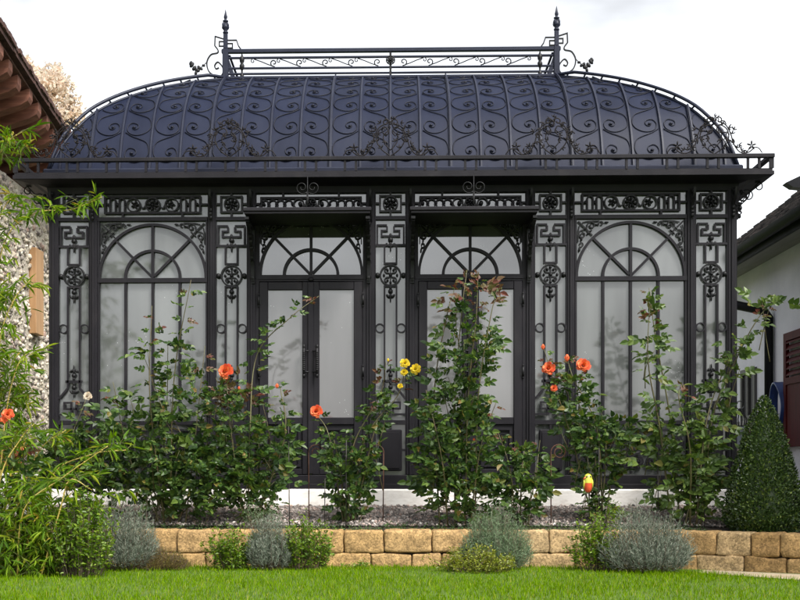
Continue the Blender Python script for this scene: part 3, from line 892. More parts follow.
for f in (2, 3):
    for i in range(-5, 6): rib(f, DEPTH / 2 + i * PITCH, i % 4 == 2)
# scrollwork on every bay between ribs
UNIT = [(.05, .25), (.3, .2), (.6, .165), (.85, .125), (.95, .06), (.95, 0), (.85, -.05), (.65, -.085), (.45, -.095), (.25, -.08), (.12, -.04), (.1, .01), (.18, .05), (.3, .062), (.45, .045), (.5, .015), (.45, -.015), (.35, -.02), (.28, .005), (.34, .018)]
UN = [(p[0], p[1]) for p in catmull([(a, b, 0) for a, b in UNIT], 3)]
for f in range(4):
    k = MB()
    rng = range(-12, 12) if f < 2 else range(-6, 6)
    off = 0 if f < 2 else DEPTH / 2
    for c in rng:
        odd = c if c % 2 else c + 1
        for r in range(6):
            ea = .175 + r * .303
            run = []
            for p, q in UN:
                pp = .04 + .92 * p
                t = off + (odd + (pp if odd == c else -pp)) * PITCH
                a_ = ea + q * .98
                s = s_of(a_) if 0 <= a_ <= ARC else -1
                lo, hi = lim(f, max(0, s))
                ok = s >= 0 and lo + .02 < t < hi - .02
                if ok: run.append(roof_pt(f, t, s, .006))
                if (not ok) and run:
                    if len(run) > 2: k.tube(run, .0042, 5)
                    run = []
            if len(run) > 2: k.tube(run, .0042, 5)
            # little bead at the eye of the scroll
            t = off + (odd + (.36 if odd == c else -.36)) * PITCH
            s = s_of(ea); lo, hi = lim(f, s)
            if lo + .03 < t < hi - .03 and ea < ARC: k.blob(roof_pt(f, t, s, .01), .016, .016, .012, 6, 4)
    k.build('roof_scrollwork', M['scroll_iron'], roof)
# hip rails standing clear of the roof on little studs
for qx in (-1, 1):
    for qy in (0, 1):
        k = MB(); pts = []
        for i in range(31):
            s = i / 30
            e = .01
            dz = (rz(min(1, s + e)) - rz(max(0, s - e))) / (min(1, s + e) - max(0, s - e))
            n = Vector((dz / RUNX, dz / RUNY, 1.0)); n.normalize()
            off = .055 * min(1, s * 8 + .3) * min(1, (1 - s) * 8 + .25)
            x = RXB - RUNX * s + n.x * off; y = RUNY * s - n.y * off
            p = Vector((qx * x, y if qy == 0 else DEPTH - y, rz(s) + n.z * off))
            pts.append(p)
            if i % 3 == 1:
                b0 = Vector((qx * (RXB - RUNX * s), RUNY * s if qy == 0 else DEPTH - RUNY * s, rz(s)))
                k.tube([b0, p], .010, 5)
        k.tube(pts, .017, 6)
        pts2 = [Vector((qx * (RXB - RUNX * (i / 30)), RUNY * i / 30 if qy == 0 else DEPTH - RUNY * i / 30, rz(i / 30) + .004)) for i in range(31)]
        k.tube(pts2, .014, 6)
        k.build('hip_rail', M['roof_iron'], roof)

# ---- ridge railing
RS = 97.96
def RX(u): return u / RS
def RZ(v): return EYE + (HOR - v) / RS
YR = RUNY + .01
RI = M['roof_iron']
mb = MB()
hu = 165.5
mb.bbox(RX(-hu - 4), RX(hu + 4), YR - .025, YR + .025, RZ(52), RZ(48), .006)
rr = mb.build('ridge_railing', RI, gh)
mb = MB()
for v, t in ((56.6, 2.0), (67, 1.8), (72.6, 1.8)):
    mb.bbox(RX(-hu), RX(hu), YR - .014, YR + .014, RZ(v + t / 2), RZ(v - t / 2), .004)
mb.build('thin_rail', RI, rr)
mb = MB()
for q in (-1, 1):
    for i in range(5):
        u = 26 * i + 12
        m1 = [(u, 65.6), (u + 7, 63.2), (u + 14, 60.2), (u + 21, 57.8)]
        mb.tube([(RX(q * a), YR, RZ(b)) for a, b in m1], .0055, 5)
        mb.tube([(RX(q * a), YR, RZ(b)) for a, b in spiral(u + 1, 61.7, 3.6, .9, 1.3, -5.2, 22)], .0065, 5)
        mb.tube([(RX(q * a), YR, RZ(b)) for a, b in spiral(u + 22, 59.8, 2.0, .6, -1.2, 4.6, 14)], .005, 5)
mb.build('wave_scrolls', DK, rr)
def turned(mbx, x, y, zb, prof): mbx.lathe((x, y, zb), prof, 10)
for q in (-1, 1):
    k = MB(); x = RX(q * hu); zb = rz(1) + .02
    k.bbox(x - .03, x + .03, YR - .03, YR + .03, zb, RZ(47.5), .006)
    k.bbox(x - .022, x + .022, YR - .022, YR + .022, RZ(47.5) + .0005, RZ(32), .005)
    turned(k, x, YR, RZ(32), [(.0, 0), (.026, .0), (.03, .012), (.018, .03), (.036, .05), (.04, .065), (.034, .085), (.016, .105), (.014, .115), (.03, .125), (.03, .133), (.012, .14), (.016, .155), (.02, .17), (.012, .2), (.005, .235), (0, .255)])
    for i in range(4):
        a = pi / 2 * i + .78
        k.blob((x + .03 * cos(a), YR + .03 * sin(a), RZ(32) + .085), .014, .014, .028)
    # raking stay behind the post
    k.strip([(x - q * .04, YR + .0, RZ(54)), (x - q * .12, YR + .3, rz(1) + .02)], .02, .02, (1, 0, 0))
    k.strip([(x - q * .012, YR, RZ(58)), (x - q * .075, YR, RZ(75))], .045, .02)
    k.build('finial_post', RI, rr)
    k = MB()
    def W(pts): return [(x + q * RX(a), YR, RZ(b)) for a, b in pts]
    def c3(pts): return [(p[0], p[1]) for p in catmull([(a, b, 0) for a, b in pts], 6)]
    k.strip(W([(2.3, 37.3), (10.5, 34.7), (10.9, 44)]), .012, .02)
    k.strip(W(c3([(10.9, 44), (7.6, 48.6), (8.4, 51.4), (15, 53.3), (18.9, 61.3), (16.2, 70.6), (7.6, 75.2), (3, 72.6), (2.9, 66), (7.6, 60.6), (10.9, 64), (9.6, 67.3), (6.6, 66.2)])), .013, .02)
    k.strip(W([(2, 40), (6.3, 40), (6.3, 44.6), (2, 44.6)]), .012, .02)
    k.strip(W([(-2, 38.7), (-11, 38.7), (-13, 44.5), (-16.4, 49.2)]), .012, .02)
    k.strip(W([(-2, 42), (-6.9, 42), (-6.9, 46.5), (-2, 46.5)]), .012, .02)
    k.tube(W([(18.6, 60), (22, 63.5), (26, 67)]), .005, 5)
    for (a, b, r1, r2, an) in ((22.2, 63.8, .02, .014, .3), (25, 66.8, .026, .016, .6), (28.5, 68.6, .03, .022, .2), (30, 71.5, .016, .028, .2), (31.6, 66.5, .032, .02, -.9), (34, 63.2, .034, .02, -.9), (35, 61.4, .018, .026, .4), (27, 66, .018, .026, -.3)):
        k.blob((x + q * RX(a), YR, RZ(b)), r1, .012, r2, 7, 5, Matrix.Rotation(-q * an, 3, 'Y'))
    k.build('end_scroll', DK, rr)
    k = MB(); x2 = RX(q * 149)
    turned(k, x2, YR, rz(1) + .02, [(.02, 0), (.02, .03), (.01, .04), (.01, .07), (.024, .09), (.026, .12), (.014, .14), (.024, .16), (.026, .19), (.012, .215), (.004, .24), (0, .26)])
    k.build('small_finial', DK, rr)
k = MB()
k.box(-.012, .012, YR - .016, YR + .016, rz(1) + .02, RZ(52.2))
for i in range(8):
    a = 2 * pi * i / 8
    k.blob((.022 * cos(a), YR - .02, RZ(60.5) + .022 * sin(a)), .014, .012, .014)
k.tube([(.042 * cos(2 * pi * i / 20), YR - .016, RZ(60.5) + .042 * sin(2 * pi * i / 20)) for i in range(20)], .007, 5, True)
k.blob((0, YR - .03, RZ(60.5)), .014, .014, .014)
k.build('centre_post', DK, rr)

# ---- leafy crests on the eaves rail
def crest(x, y, ax, parent):
    """ax: unit direction along which the crest spreads"""
    k = MB(); ax = Vector(ax)
    n = Vector((-ax.y, ax.x, 0))
    o = Vector((x, y, ZR + .018))
    def W(pts, q=1): return [o + ax * (q * a / 110) + Vector((0, 0, b / 110)) + n * .0 for a, b in pts]
    def c3(pts): return [(p[0], p[1]) for p in catmull([(a, b, 0) for a, b in pts], 5)]
    def lf(u, v, q, s=1.0, an=None):
        c = W([(u, v)], q)[0]
        a0 = random.uniform(0, 2 * pi)
        for j in range(3):
            a = a0 + (j - 1) * .95
            d = (ax * cos(a) * q + Vector((0, 0, sin(a))) + n * random.uniform(-.35, .35)).normalized()
            k.blob(c + d * .017 * s, .0075 * s, .006 * s, .02 * s, 6, 4, d.to_track_quat('Z', 'Y').to_matrix())
    for q in (-1, 1):
        k.tube(W(c3([(0, 0), (9, 7), (14, 16), (12, 25), (5, 29), (2, 24), (5, 20)]), q), .006, 5)
        k.tube(W(c3([(3, 33), (11, 29), (16, 20), (19, 10), (25, 2), (33, 1.5), (38, 5)]), q), .006, 5)
        k.tube(W(spiral(4.6, 33.6, 3.8, .8, 3.1, -3.6, 18), q), .006, 5)
        k.tube(W(c3([(30, 0), (36, 6), (43, 6), (47, 1)]), q), .005, 5)
        k.tube(W(c3([(0, 6), (6, 13), (7, 20), (3, 25)]), q), .005, 5)
        for (u, v) in ((9, 8), (13, 15), (13, 22), (8, 29), (5, 15), (14, 27), (17.5, 20), (20, 12), (16, 14), (22, 6), (26, 4), (30, 4), (19, 24), (10, 33), (6, 21), (24, 9)):
            lf(u, v, q, 1.0)
        # five-petalled flower at the end of the vine
        c = W([(36.5, 8.5)], q)[0]
        for i in range(5):
            a = 2 * pi * i / 5 + .3
            d = ax * cos(a) + Vector((0, 0, sin(a)))
            k.blob(c + d * .024, .012, .008, .022, 6, 4, d.to_track_quat('Z', 'Y').to_matrix())
    for (u, v) in ((0, 35), (0, 38), (-2, 33), (2, 33), (0, 29), (-3, 37), (3, 37)): lf(u, v, 1, .8)
    k.build('leaf_crest', M['crest_iron'], parent)
for x in (-2.92, -1.47, 0, 1.47, 2.92): crest(x, -OV + .02, (1, 0, 0), er)
for q in (-1, 1): crest(q * (3.2 + OV - .02), DEPTH / 2, (0, 1, 0), er)
# =================================================================== GROUND AND BEDS
M['tile_each'] = leaf_mat('weathered_tiles', [(0, (.014, .012, .012)), (.5, (.032, .027, .025)), (1, (.06, .05, .046))], rough=.85, spec=.15, trans=0)
def structure(mb, name, mat, recalc=False):
    o = mb.build(name, mat, None, recalc); o['kind'] = 'structure'; return o

mb = MB(); mb.add([(-400, -300, -.02), (400, -300, -.02), (400, 600, -.02), (-400, 600, -.02)], [(0, 1, 2, 3)])
structure(mb, 'ground', M['turf'])
def wall_y(x):
    """front line of the garden wall: straight, then swinging towards the lawn on the right"""
    if x < 2.15: return -1.38
    t = (x - 2.15)
    return -1.38 - .30 * t * t / (.35 + t) * 1.9 - .12 * t
mb = MB(); NX = 60; rows = []
xs_ = [-7 + 13.0 * i / 130 for i in range(131)]
vs = []; fs = []
for x in xs_:
    yw = wall_y(x) + .06
    for j in range(13):
        t = j / 12
        y = yw + (.02 - yw) * t
        base = .26 + .20 * max(0, (y + 1.38)) / 1.38
        vs.append((x, y, base + .02 * noise.noise((x * 3, y * 3, 0))))
for i in range(130):
    for j in range(12):
        q = i * 13 + j; fs.append((q, q + 13, q + 14, q + 1))
mb.add(vs, fs, True)
structure(mb, 'planting_bed', M['soil'])
def bed_z(x, y): return .26 + .20 * max(0, y + 1.38) / 1.38
# lawn under the blades
mb = MB(); vs = []; fs = []
for i in range(61):
    x = -9 + 18 * i / 60
    for j in range(41):
        y = -12.5 + (min(wall_y(x), -1.38) + .05 + 12.5) * j / 40
        vs.append((x, y, .012 * noise.noise((x * .8, y * .8, 3))))
for i in range(60):
    for j in range(40):
        q = i * 41 + j; fs.append((q, q + 41, q + 42, q + 1))
mb.add(vs, fs, True)
structure(mb, 'lawn', M['turf'])
# gravel sheet and pebbles in front of the plinth
mb = MB(); mb.add([(-3.9, -1.02, .26 + .2 * .36 / 1.38 + .012), (3.3, -1.02, .26 + .2 * .36 / 1.38 + .012), (3.3, .0, .478), (-3.9, .0, .478)], [(0, 1, 2, 3)])
structure(mb, 'gravel_base', M['gravel_bed'])
ICO = None
def ico_verts():
    bm = bmesh.new(); bmesh.ops.create_icosphere(bm, subdivisions=1, radius=1)
    v = [x.co.copy() for x in bm.verts]; bm.verts.index_update(); f = [[a.index for a in q.verts] for q in bm.faces]; bm.free(); return v, f
IV, IF = ico_verts()
def pebble(mb, c, r, flat=.7):
    rot = Matrix.Rotation(random.uniform(0, 6.28), 3, rdir())
    sx, sy, sz = r * random.uniform(.75, 1.3), r * random.uniform(.7, 1.1), r * random.uniform(.5, .85)
    c = Vector(c)
    mb.add([c + rot @ Vector((v.x * sx * random.uniform(.85, 1.1), v.y * sy, v.z * sz)) for v in IV], IF, True)
mb = MB()
for i in range(8200):
    x = random.uniform(-3.7, 3.3); y = -random.random() ** 1.0 * 1.02 - .01
    pebble(mb, (x, y, bed_z(x, y) + .012 + random.uniform(0, .012)), random.choice((.009, .011, .013, .016, .02)))
o = mb.build('gravel', M['pebble']); tag(o, 'grey and brown gravel strip along the white plinth', 'gravel', kind='stuff')
mb = MB(); mb.add([(2.35, -1.9, .002), (3.35, -3.1, .006), (6, -5.2, .006), (6, -2.2, .006), (3.1, -2.1, .006), (2.5, -1.62, .002)], [(0, 1, 2, 3, 4, 5)])
structure(mb, 'path', M['paving'])
mb = MB(); mb.add([(3.28, -.9, .52), (12, -.9, .52), (12, 20, .56), (3.28, 20, .56)], [(0, 1, 2, 3)])
mb.add([(3.28, -.9, .52), (12, -.9, .52), (12, -.9, -.02), (3.28, -.9, -.02)], [(0, 1, 2, 3)])
structure(mb, 'yard', M['yard'])
mb = MB(); mb.add([(-12, -.3, .47), (-3.28, -.3, .47), (-3.28, 20, .5), (-12, 20, .5)], [(0, 1, 2, 3)])
structure(mb, 'side_yard', M['yard'])

# --------------------------------------------------------- the garden wall
wall = thing('garden_wall', 'low retaining wall of two courses of tumbled yellow sandstone blocks edging the lawn', 'garden wall', (0, -1.3, 0))
def stone(mb, cx, cy, cz, lx, ly, lz, ang, seed):
    n = 6; vs = []; idx = {}; fs = []
    r = .022
    def vert(p):
        key = tuple(round(c, 4) for c in p)
        if key in idx: return idx[key]
        q = Vector(p)
        h = Vector((lx / 2, ly / 2, lz / 2))
        a = Vector([max(-h[i] + r, min(h[i] - r, q[i] * h[i])) for i in range(3)])
        d = Vector([q[i] * h[i] - a[i] for i in range(3)])
        if d.length > 1e-6:
            d = d * (r / max(d.length, 1e-6)) if d.length > r else d
        s = a + d
        nv = noise.noise_vector((s.x * 9 + seed, s.y * 9, s.z * 9)) * .011 + noise.noise_vector((s.x * 26 + seed, s.y * 26, s.z * 26)) * .006
        s = s + nv
        s = Vector((s.x * cos(ang) - s.y * sin(ang), s.x * sin(ang) + s.y * cos(ang), s.z)) + Vector((cx, cy, cz))
        idx[key] = len(vs); vs.append(s); return idx[key]
    g = [-1, -.93, -.8, -.5, -.17, .17, .5, .8, .93, 1]
    n = len(g) - 1
    for ax in range(3):
        for sg in (-1, 1):
            for i in range(n):
                for j in range(n):
                    q = []
                    for (a, b) in ((g[i], g[j]), (g[i + 1], g[j]), (g[i + 1], g[j + 1]), (g[i], g[j + 1])):
                        p = [0, 0, 0]; p[ax] = sg; p[(ax + 1) % 3] = a; p[(ax + 2) % 3] = b; q.append(vert(p))
                    fs.append(q if sg > 0 else q[::-1])
    mb.add(vs, fs, True)
def course(name, z0, z1, joints, deep, jit):
    mb = MB()
    for i in range(len(joints) - 1):
        a, b = joints[i], joints[i + 1]
        ya, yb_ = wall_y(a), wall_y(b)
        ang = atan2(yb_ - ya, b - a); ln = sqrt((b - a) ** 2 + (yb_ - ya) ** 2)
        stone(mb, (a + b) / 2, (ya + yb_) / 2 + deep / 2 + random.uniform(-jit, jit), (z0 + z1) / 2 + random.uniform(-.003, .003), ln - .004, deep, z1 - z0 - .002, ang + random.uniform(-.012, .012), i * 3.7 + z0 * 50)
    return mb.build(name, M['sandstone'], wall)
pxj = [-70, -25, 20, 62, 98, 138, 177, 219, 262, 302, 343.5, 384, 432, 474, 508, 549, 592, 633, 675, 717, 746, 770, 793, 818, 840, 866, 890]
def jx(px): return P(px, 540, 10.62)[0]
course('top_course', .115, .305, [jx(p) for p in pxj], .24, .006)
pxl = [-60, -10, 40, 82, 120, 160, 206, 214, 252, 290, 322, 371, 412, 441, 486, 530, 575, 612, 655, 700, 741, 776, 800, 830, 860, 888]
course('lower_course', -.09, .115, [jx(p) for p in pxl], .26, .006)
mb = MB(); vs = []; fs = []
for i in range(60):
    x = -4.6 + 9 * i / 59
    vs += [(x, wall_y(x) + .05, -.1), (x, wall_y(x) + .05, .27), (x, wall_y(x) + .2, .27)]
for i in range(59):
    q = i * 3; fs += [(q, q + 3, q + 4, q + 1), (q + 1, q + 4, q + 5, q + 2)]
mb.add(vs, fs); mb.build('backing_mortar', M['soil'], wall)

# --------------------------------------------------------- lawn blades
mb = MB()
def blade(x, y, h, w):
    a = random.uniform(0, 2 * pi); lean = random.uniform(.1, .75) * h; b = random.uniform(0, 2 * pi)
    dx, dy = cos(a) * w, sin(a) * w
    ex, ey = cos(b) * lean, sin(b) * lean
    o = len(mb.v)
    mb.v.extend([(x - dx, y - dy, -.003), (x + dx, y + dy, -.003), (x + dx * .7 + ex * .4, y + dy * .7 + ey * .4, h * .6), (x - dx * .7 + ex * .4, y - dy * .7 + ey * .4, h * .6), (x + ex, y + ey, h)])
    mb.f.append([o, o + 1, o + 2, o + 3]); mb.f.append([o + 3, o + 2, o + 4]); mb.sm += [False, False]
NB = 105000
for i in range(NB):
    t = random.random()
    y = -1.36 - 3.2 * t ** 1.15
    x = random.uniform(-4.4, 4.1) if t > .25 else random.uniform(-4.4, 3.4)
    if y > wall_y(x) + .02: continue
    if x > 2.2 and y > -1.62 - (x - 2.2) * 1.35: continue       # the paved wedge by the wall
    patch = noise.noise((x * 1.6, y * 1.6, 5)) * .5 + .5
    if random.random() < .22 * (1 - patch): continue
    blade(x, y, random.choice((.5, .8, 1, 1, 1.2, 1.55)) * random.uniform(.016, .032) * (.65 + .7 * patch) * (1.5 if y > wall_y(x) - .05 and random.random() < .5 else 1), random.uniform(.0013, .0026))
for i in range(16000):
    x = random.uniform(-5, 5); y = random.uniform(-11.5, -4.4)
    blade(x, y, random.uniform(.02, .045), random.uniform(.002, .004))
o = mb.build('grass', M['grass']); tag(o, 'short bright green lawn grass in front of the sandstone wall', 'grass', kind='stuff')

# =================================================================== BARN ON THE LEFT
barn = thing('barn', 'old barn with a rough rubble stone wall and a brown timber roof overhang', 'barn', (-6, 1, .4))
BW = -4.55
def bz(x, y): return EYE + 4.08 - .136 * (y + D - 15.1) + .30 * (x + 3.9)
mb = MB(); mb.box(-11, BW, -2.9, 10, 0, 4.3); mb.build('wall', M['mortar'], barn)
mb = MB()
cells = []
for i in range(6500):
    y = random.uniform(.2, 6.2); z = random.uniform(.3, 4.28)
    r = random.choice((.016, .022, .03, .04, .055))
    pebble(mb, (BW - r * .15, y, z), r, .7)
mb.build('rubble_stones', M['rubble'], barn)
mb = MB()
vs = []
def slab(mbx, x0, x1, y0, y1, o0, o1):
    vs = [(x, y, bz(x, y) + o) for o in (o0, o1) for (x, y) in ((x0, y0), (x1, y0), (x1, y1), (x0, y1))]
    mbx.add(vs, [(0, 3, 2, 1), (4, 5, 6, 7), (0, 1, 5, 4), (1, 2, 6, 5), (2, 3, 7, 6), (3, 0, 4, 7)])
rf_ = MB(); slab(rf_, -11, -3.9, -3.2, 10, .03, .10); roofb = rf_.build('roof', M['clay_tile'], barn)
k = MB()
yy = -3.1
while yy < 8:
    w = random.uniform(.13, .2); slab(k, -7, -3.96, yy, yy + w - .008, .004 + random.uniform(0, .008), .0295); yy += w
k.build('roof_boards', M['old_wood'], roofb)
# eaves tiles: a fine saw-tooth edge
k = MB(); yy = -3.1
while yy < 8:
    slab(k, -4.0, -3.88 + random.uniform(-.008, .012), yy, yy + .085, .075, .125); slab(k, -4.0, -3.9 + random.uniform(-.01, .01), yy + .04, yy + .12, .03, .07); yy += .095
k.build('eaves_tiles', M['clay_tile'], roofb)
yy = -2.95
while yy < 8:
    k = MB(); x1 = -3.955 + random.uniform(-.03, .015)
    vs = []
    h = .15
    for (y0) in (yy, yy + .13):
        prof = [(-7, 0), (-7, -h), (x1 - .10, -h), (x1 - .02, -h * .85), (x1, -h * .6), (x1, 0)]
        vs += [(x, y0, bz(x, y0) + z) for x, z in prof]
    n6 = 6
    k.add(vs, [tuple(range(6)), tuple(range(6, 12))[::-1]] + [(i, (i + 1) % 6, 6 + (i + 1) % 6, 6 + i) for i in range(6)])
    k.build('rafter', M['rafter'], roofb)
    yy += .36
mb = MB(); mb.box(BW - .25, BW + .1, -2.8, 2.6, 4.302, 4.48); mb.build('wall_plate', M['rafter'], barn)
p0 = P(33, 250, 16.4); p1 = P(33, 335, 16.4)
mb = MB(); mb.bbox(BW + .0, BW + .09, p0.y - .2, p0.y + .16, p1.z, p0.z, .006); mb.build('wooden_board', M['raw_plank'], barn)

# =================================================================== HOUSE ON THE RIGHT
house = thing('house', 'white rendered house with dark tiled roof, deep eaves and an oxblood shutter', 'house', (7.5, 3, .5))
HW = 4.65
mb = MB(); mb.box(HW, 12, -3.6, 7.0, .3, 3.40); mb.build('wall', M['plaster'], house)
EZ = EYE + 2.66
rf_ = MB()
rf_.add([(4.18, -4, EZ), (9, -4, EZ + .8 * 4.82), (9, 7.0, EZ + .8 * 4.82), (4.18, 7.0, EZ), (4.18, -4, EZ - .06), (9, -4, EZ + .8 * 4.82 - .1), (9, 7.0, EZ + .8 * 4.82 - .1), (4.18, 7.0, EZ - .06)],
       [(0, 3, 2, 1), (4, 5, 6, 7), (0, 1, 5, 4), (1, 2, 6, 5), (2, 3, 7, 6), (3, 0, 4, 7)])
hr = rf_.build('roof', M['slate'], house)
k = MB()      # verge tiles of uneven height along the far gable, seen against the sky
for i in range(52):
    t = .02 + i * .09
    k.box(4.18 + t, 4.18 + t + .088, 6.75, 7.02, EZ + .8 * t - .02, EZ + .8 * t + .03 + random.uniform(0, .02))
k.build('verge_tiles', M['slate'], hr)
k = MB(); i = 0
while i < 30:
    t0 = .145 * i; yq = 1.2 + (.08 if i % 2 else 0)
    while yq < 6.9:
        a_, z_ = 4.17 + t0 + random.uniform(-.006, .006), EZ + .8 * t0 + random.uniform(0, .008)
        y1 = min(yq + .157, 6.98)
        k.add([(a_, yq, z_ + .018), (a_ + .17, yq, z_ + .13), (a_ + .17, y1, z_ + .13), (a_, y1, z_ + .018), (a_, yq, z_), (a_ + .17, yq, z_ + .112), (a_ + .17, y1, z_ + .112), (a_, y1, z_)],
              [(0, 1, 2, 3), (4, 7, 6, 5), (0, 3, 7, 4), (0, 4, 5, 1), (2, 6, 7, 3)])
        yq += .16
    i += 1
k.build('roof_tiles', M['tile_each'], hr)
k = MB(); k.box(4.24, HW - .002, -4, 7.0, 3.385, 3.41); k.build('soffit', M['soffit'], house)
k = MB(); k.box(4.2, 4.238, -4, 7.0, 3.30, EZ - .03)
k.strip([(4.14 + .062 * cos(a), -4, 3.44 + .062 * sin(a)) for a in [pi + pi * i / 8 for i in range(9)]], .004, .002)
vs = []
for yq in (-4, 7.0):
    vs += [(4.135 + .065 * cos(pi + pi * i / 8), yq, EZ + .0 + .09 * sin(pi + pi * i / 8)) for i in range(9)]
k.add(vs, [(i, i + 1, i + 10, i + 9) for i in range(8)], True)
k.build('gutter', M['gutter'], house)
k = MB()
a = P(771, 318, 15.86)
k.tube([(4.14, 4.3, EZ - .05), (4.14, 4.25, 2.95), (4.2, 4.15, 2.86), (HW - .1, 3.9, 2.74), (HW - .06, a.y, 2.66), (HW - .06, a.y, .5)], .055, 8)
k.build('downpipe', M['gutter'], house)
# window
def yz_of(px, py, d): q = P(px, py, d); return q.y, q.z
w0, w1 = 4.58, 5.25
zt, zbm = EYE + (HOR - 369) / F * 16.8, EYE + (HOR - 421) / F * 16.8
k = MB()
for (ya, yb2, za, zb2) in ((w0, w1, zt - .07, zt), (w0, w1, zbm, zbm + .07), (w0, w0 + .07, zbm + .07, zt - .07), (w1 - .07, w1, zbm + .07, zt - .07), ((w0 + w1) / 2 - .025, (w0 + w1) / 2 + .025, zbm + .07, zt - .07)):
    k.box(HW - .035, HW - .001, ya, yb2, za, zb2)
wn = k.build('window', M['window_dark'], house)
k = MB(); k.box(HW - .012, HW - .006, w0 + .06, w1 - .06, zbm + .06, zt - .06); k.build('pane', M['house_glass'], wn)
k = MB(); k.bbox(HW - .09, HW - .001, w0 - .06, w1 + .06, zbm - .06, zbm - .001, .006); k.build('sill', M['soffit'], wn)
# shutter with louvres above and a solid panel below
s0, s1 = 2.32, 3.25
zt, zbm = EYE + (HOR - 333) / F * 15.0, EYE + (HOR - 447) / F * 15.0
k = MB(); xa, xb = HW - .07, HW - .025
for (ya, yb2, za, zb2) in ((s0, s1, zt - .09, zt), (s0, s1, zbm, zbm + .09), (s0, s0 + .09, zbm + .09, zt - .09), (s1 - .09, s1, zbm + .09, zt - .09), (s0 + .09, s1 - .09, zbm + .72, zbm + .8)):
    k.box(xa, xb, ya, yb2, za, zb2)
sh = k.build('shutter', M['red_paint'], house)
k = MB(); zl = zbm + .82
while zl < zt - .1:
    k.add([(xa + .004, s0 + .09, zl), (xa + .004, s1 - .09, zl), (xb - .004, s1 - .09, zl + .05), (xb - .004, s0 + .09, zl + .05), (xa + .004, s0 + .09, zl + .012), (xa + .004, s1 - .09, zl + .012), (xb - .004, s1 - .09, zl + .062), (xb - .004, s0 + .09, zl + .062)],
          [(0, 1, 2, 3), (4, 7, 6, 5), (0, 4, 5, 1), (2, 6, 7, 3), (1, 5, 6, 2), (0, 3, 7, 4)]); zl += .075
k.build('louvre', M['red_paint'], sh)
k = MB(); k.box(xa + .015, xb - .01, s0 + .091, s1 - .091, zbm + .091, zbm + .719); k.build('shutter_panel', M['red_paint'], sh)
k = MB(); k.box(HW - .02, HW - .001, s1 - .01, s1 + 1.0, zbm - .1, zbm - .02); k.build('ledge', M['soffit'], house)
# raised rear roof whose eaves show beyond the gable
k = MB(); d_ = 19.3
pp = [P(782, 185.5, d_), P(800, 177, d_), P(900, 130, d_), P(900, 165, d_), P(800, 191, d_), P(789, 190, d_)]
k.prism([(q.x, q.z) for q in pp], 'y', 7.1, 7.3)
k.build('upper_roof', M['gutter'], house)

# small things standing by the house
t = thing('side_table', 'small pale blue metal table in the gap between glasshouse and house', 'table', (4.3, 4.1, .54))
zt = EYE + (HOR - 428) / F * 16.1
k = MB(); k.bbox(4.02, 4.5, 3.8, 4.5, zt - .03, zt, .006); k.build('table_top', M['pale_metal'], t)
for a, b in ((4.06, 3.85), (4.46, 3.85), (4.06, 4.45), (4.46, 4.45)):
    k = MB(); k.tube([(a, b, zt - .03), (a, b, .54)], .018, 8); k.build('leg', M['pale_metal'], t)
k = MB(); k.box(4.05, 4.47, 3.84, 4.46, zt - .4, zt - .031); k.build('apron', M['pale_metal'], t)
t = thing('lantern', 'small black wire lantern standing on the pale blue table', 'lantern', (4.28, 4.0, zt))
k = MB()
for i in range(6):
    a = 2 * pi * i / 6
    k.tube([(4.28 + .07 * cos(a), 4 + .07 * sin(a), zt + .02), (4.28 + .085 * cos(a), 4 + .085 * sin(a), zt + .1), (4.28 + .03 * cos(a), 4 + .03 * sin(a), zt + .2), (4.28, 4, zt + .23)], .008, 5)
k.lathe((4.28, 4, zt), [(0, .002), (.08, .002), (.08, .02), (.03, .025)], 10)
k.build('cage', M['black'], t)
k = MB(); k.tube([(4.28 + .05 * cos(2 * pi * i / 14), 4, zt + .27 + .05 * sin(2 * pi * i / 14)) for i in range(14)], .006, 5, True); k.build('ring_handle', M['black'], t)
k = MB(); a = P(759, 403, 16.0); a.x = HW - .03; b = P(718, 487, 15.0)
k.tube([a, (a + b) / 2 + Vector((0, 0, .01)), b], .028, 7, r2=.034)
tag(k.build('wooden_pole', M['grey_pole']), 'weathered wooden pole leaning against the white house wall', 'pole')
k = MB()
hp = P(779, 412, 15.4)
for i in range(7):
    rr_ = .15 + .012 * i
    k.tube(catmull([(HW - .03 - .012 * i, hp.y - .12, hp.z + .28 - i * .01), (HW - .05 - .012 * i, hp.y + .02, hp.z + .34), (HW - .05 - .012 * i, hp.y + .16, hp.z + .24), (HW - .04 - .012 * i, hp.y + .2 + .01 * i, hp.z - .1), (HW - .04 - .01 * i, hp.y + .08, hp.z - .3), (HW - .04 - .01 * i, hp.y - .1, hp.z - .2 + .01 * i), (HW - .03 - .01 * i, hp.y - .17, hp.z + .05)], 5, True), .016, 6, True)
tag(k.build('garden_hose', M['blue_plastic']), 'coiled blue garden hose hanging on the house wall beside the shutter', 'hose')
t = thing('flower_pot', 'terracotta flower pot half hidden behind the bamboo', 'flower pot', tuple(P(11, 475, 11.6)))
c = P(11, 473, 11.6)
k = MB(); k.lathe(c, [(0, 0), (.085, 0), (.12, .19), (.135, .19), (.135, .235), (.115, .235), (.11, .2), (0, .2)], 18); k.build('pot', M['terracotta'], t)
k = MB(); k.lathe(c, [(0, .201), (.109, .201)], 18); k.build('soil', M['soil'], t)
c2 = Vector((c.x, c.y, 0)); k = MB(); k.bbox(c.x - .3, c.x + .3, c.y - .2, c.y + .2, .3, c.z - .001, .012)
tag(k.build('stone_step', M['plinth']), 'pale stone block under the terracotta pot', 'stone block')
t = thing('watering_jug', 'small white glazed jug standing beside the terracotta pot', 'jug', (c.x - .2, c.y, c.z))
k = MB(); k.lathe((c.x - .2, c.y - .02, c.z), [(0, 0), (.06, 0), (.085, .06), (.075, .12), (.05, .16), (.058, .19), (.05, .19), (0, .15)], 14); k.build('body', M['white_glaze'], t)
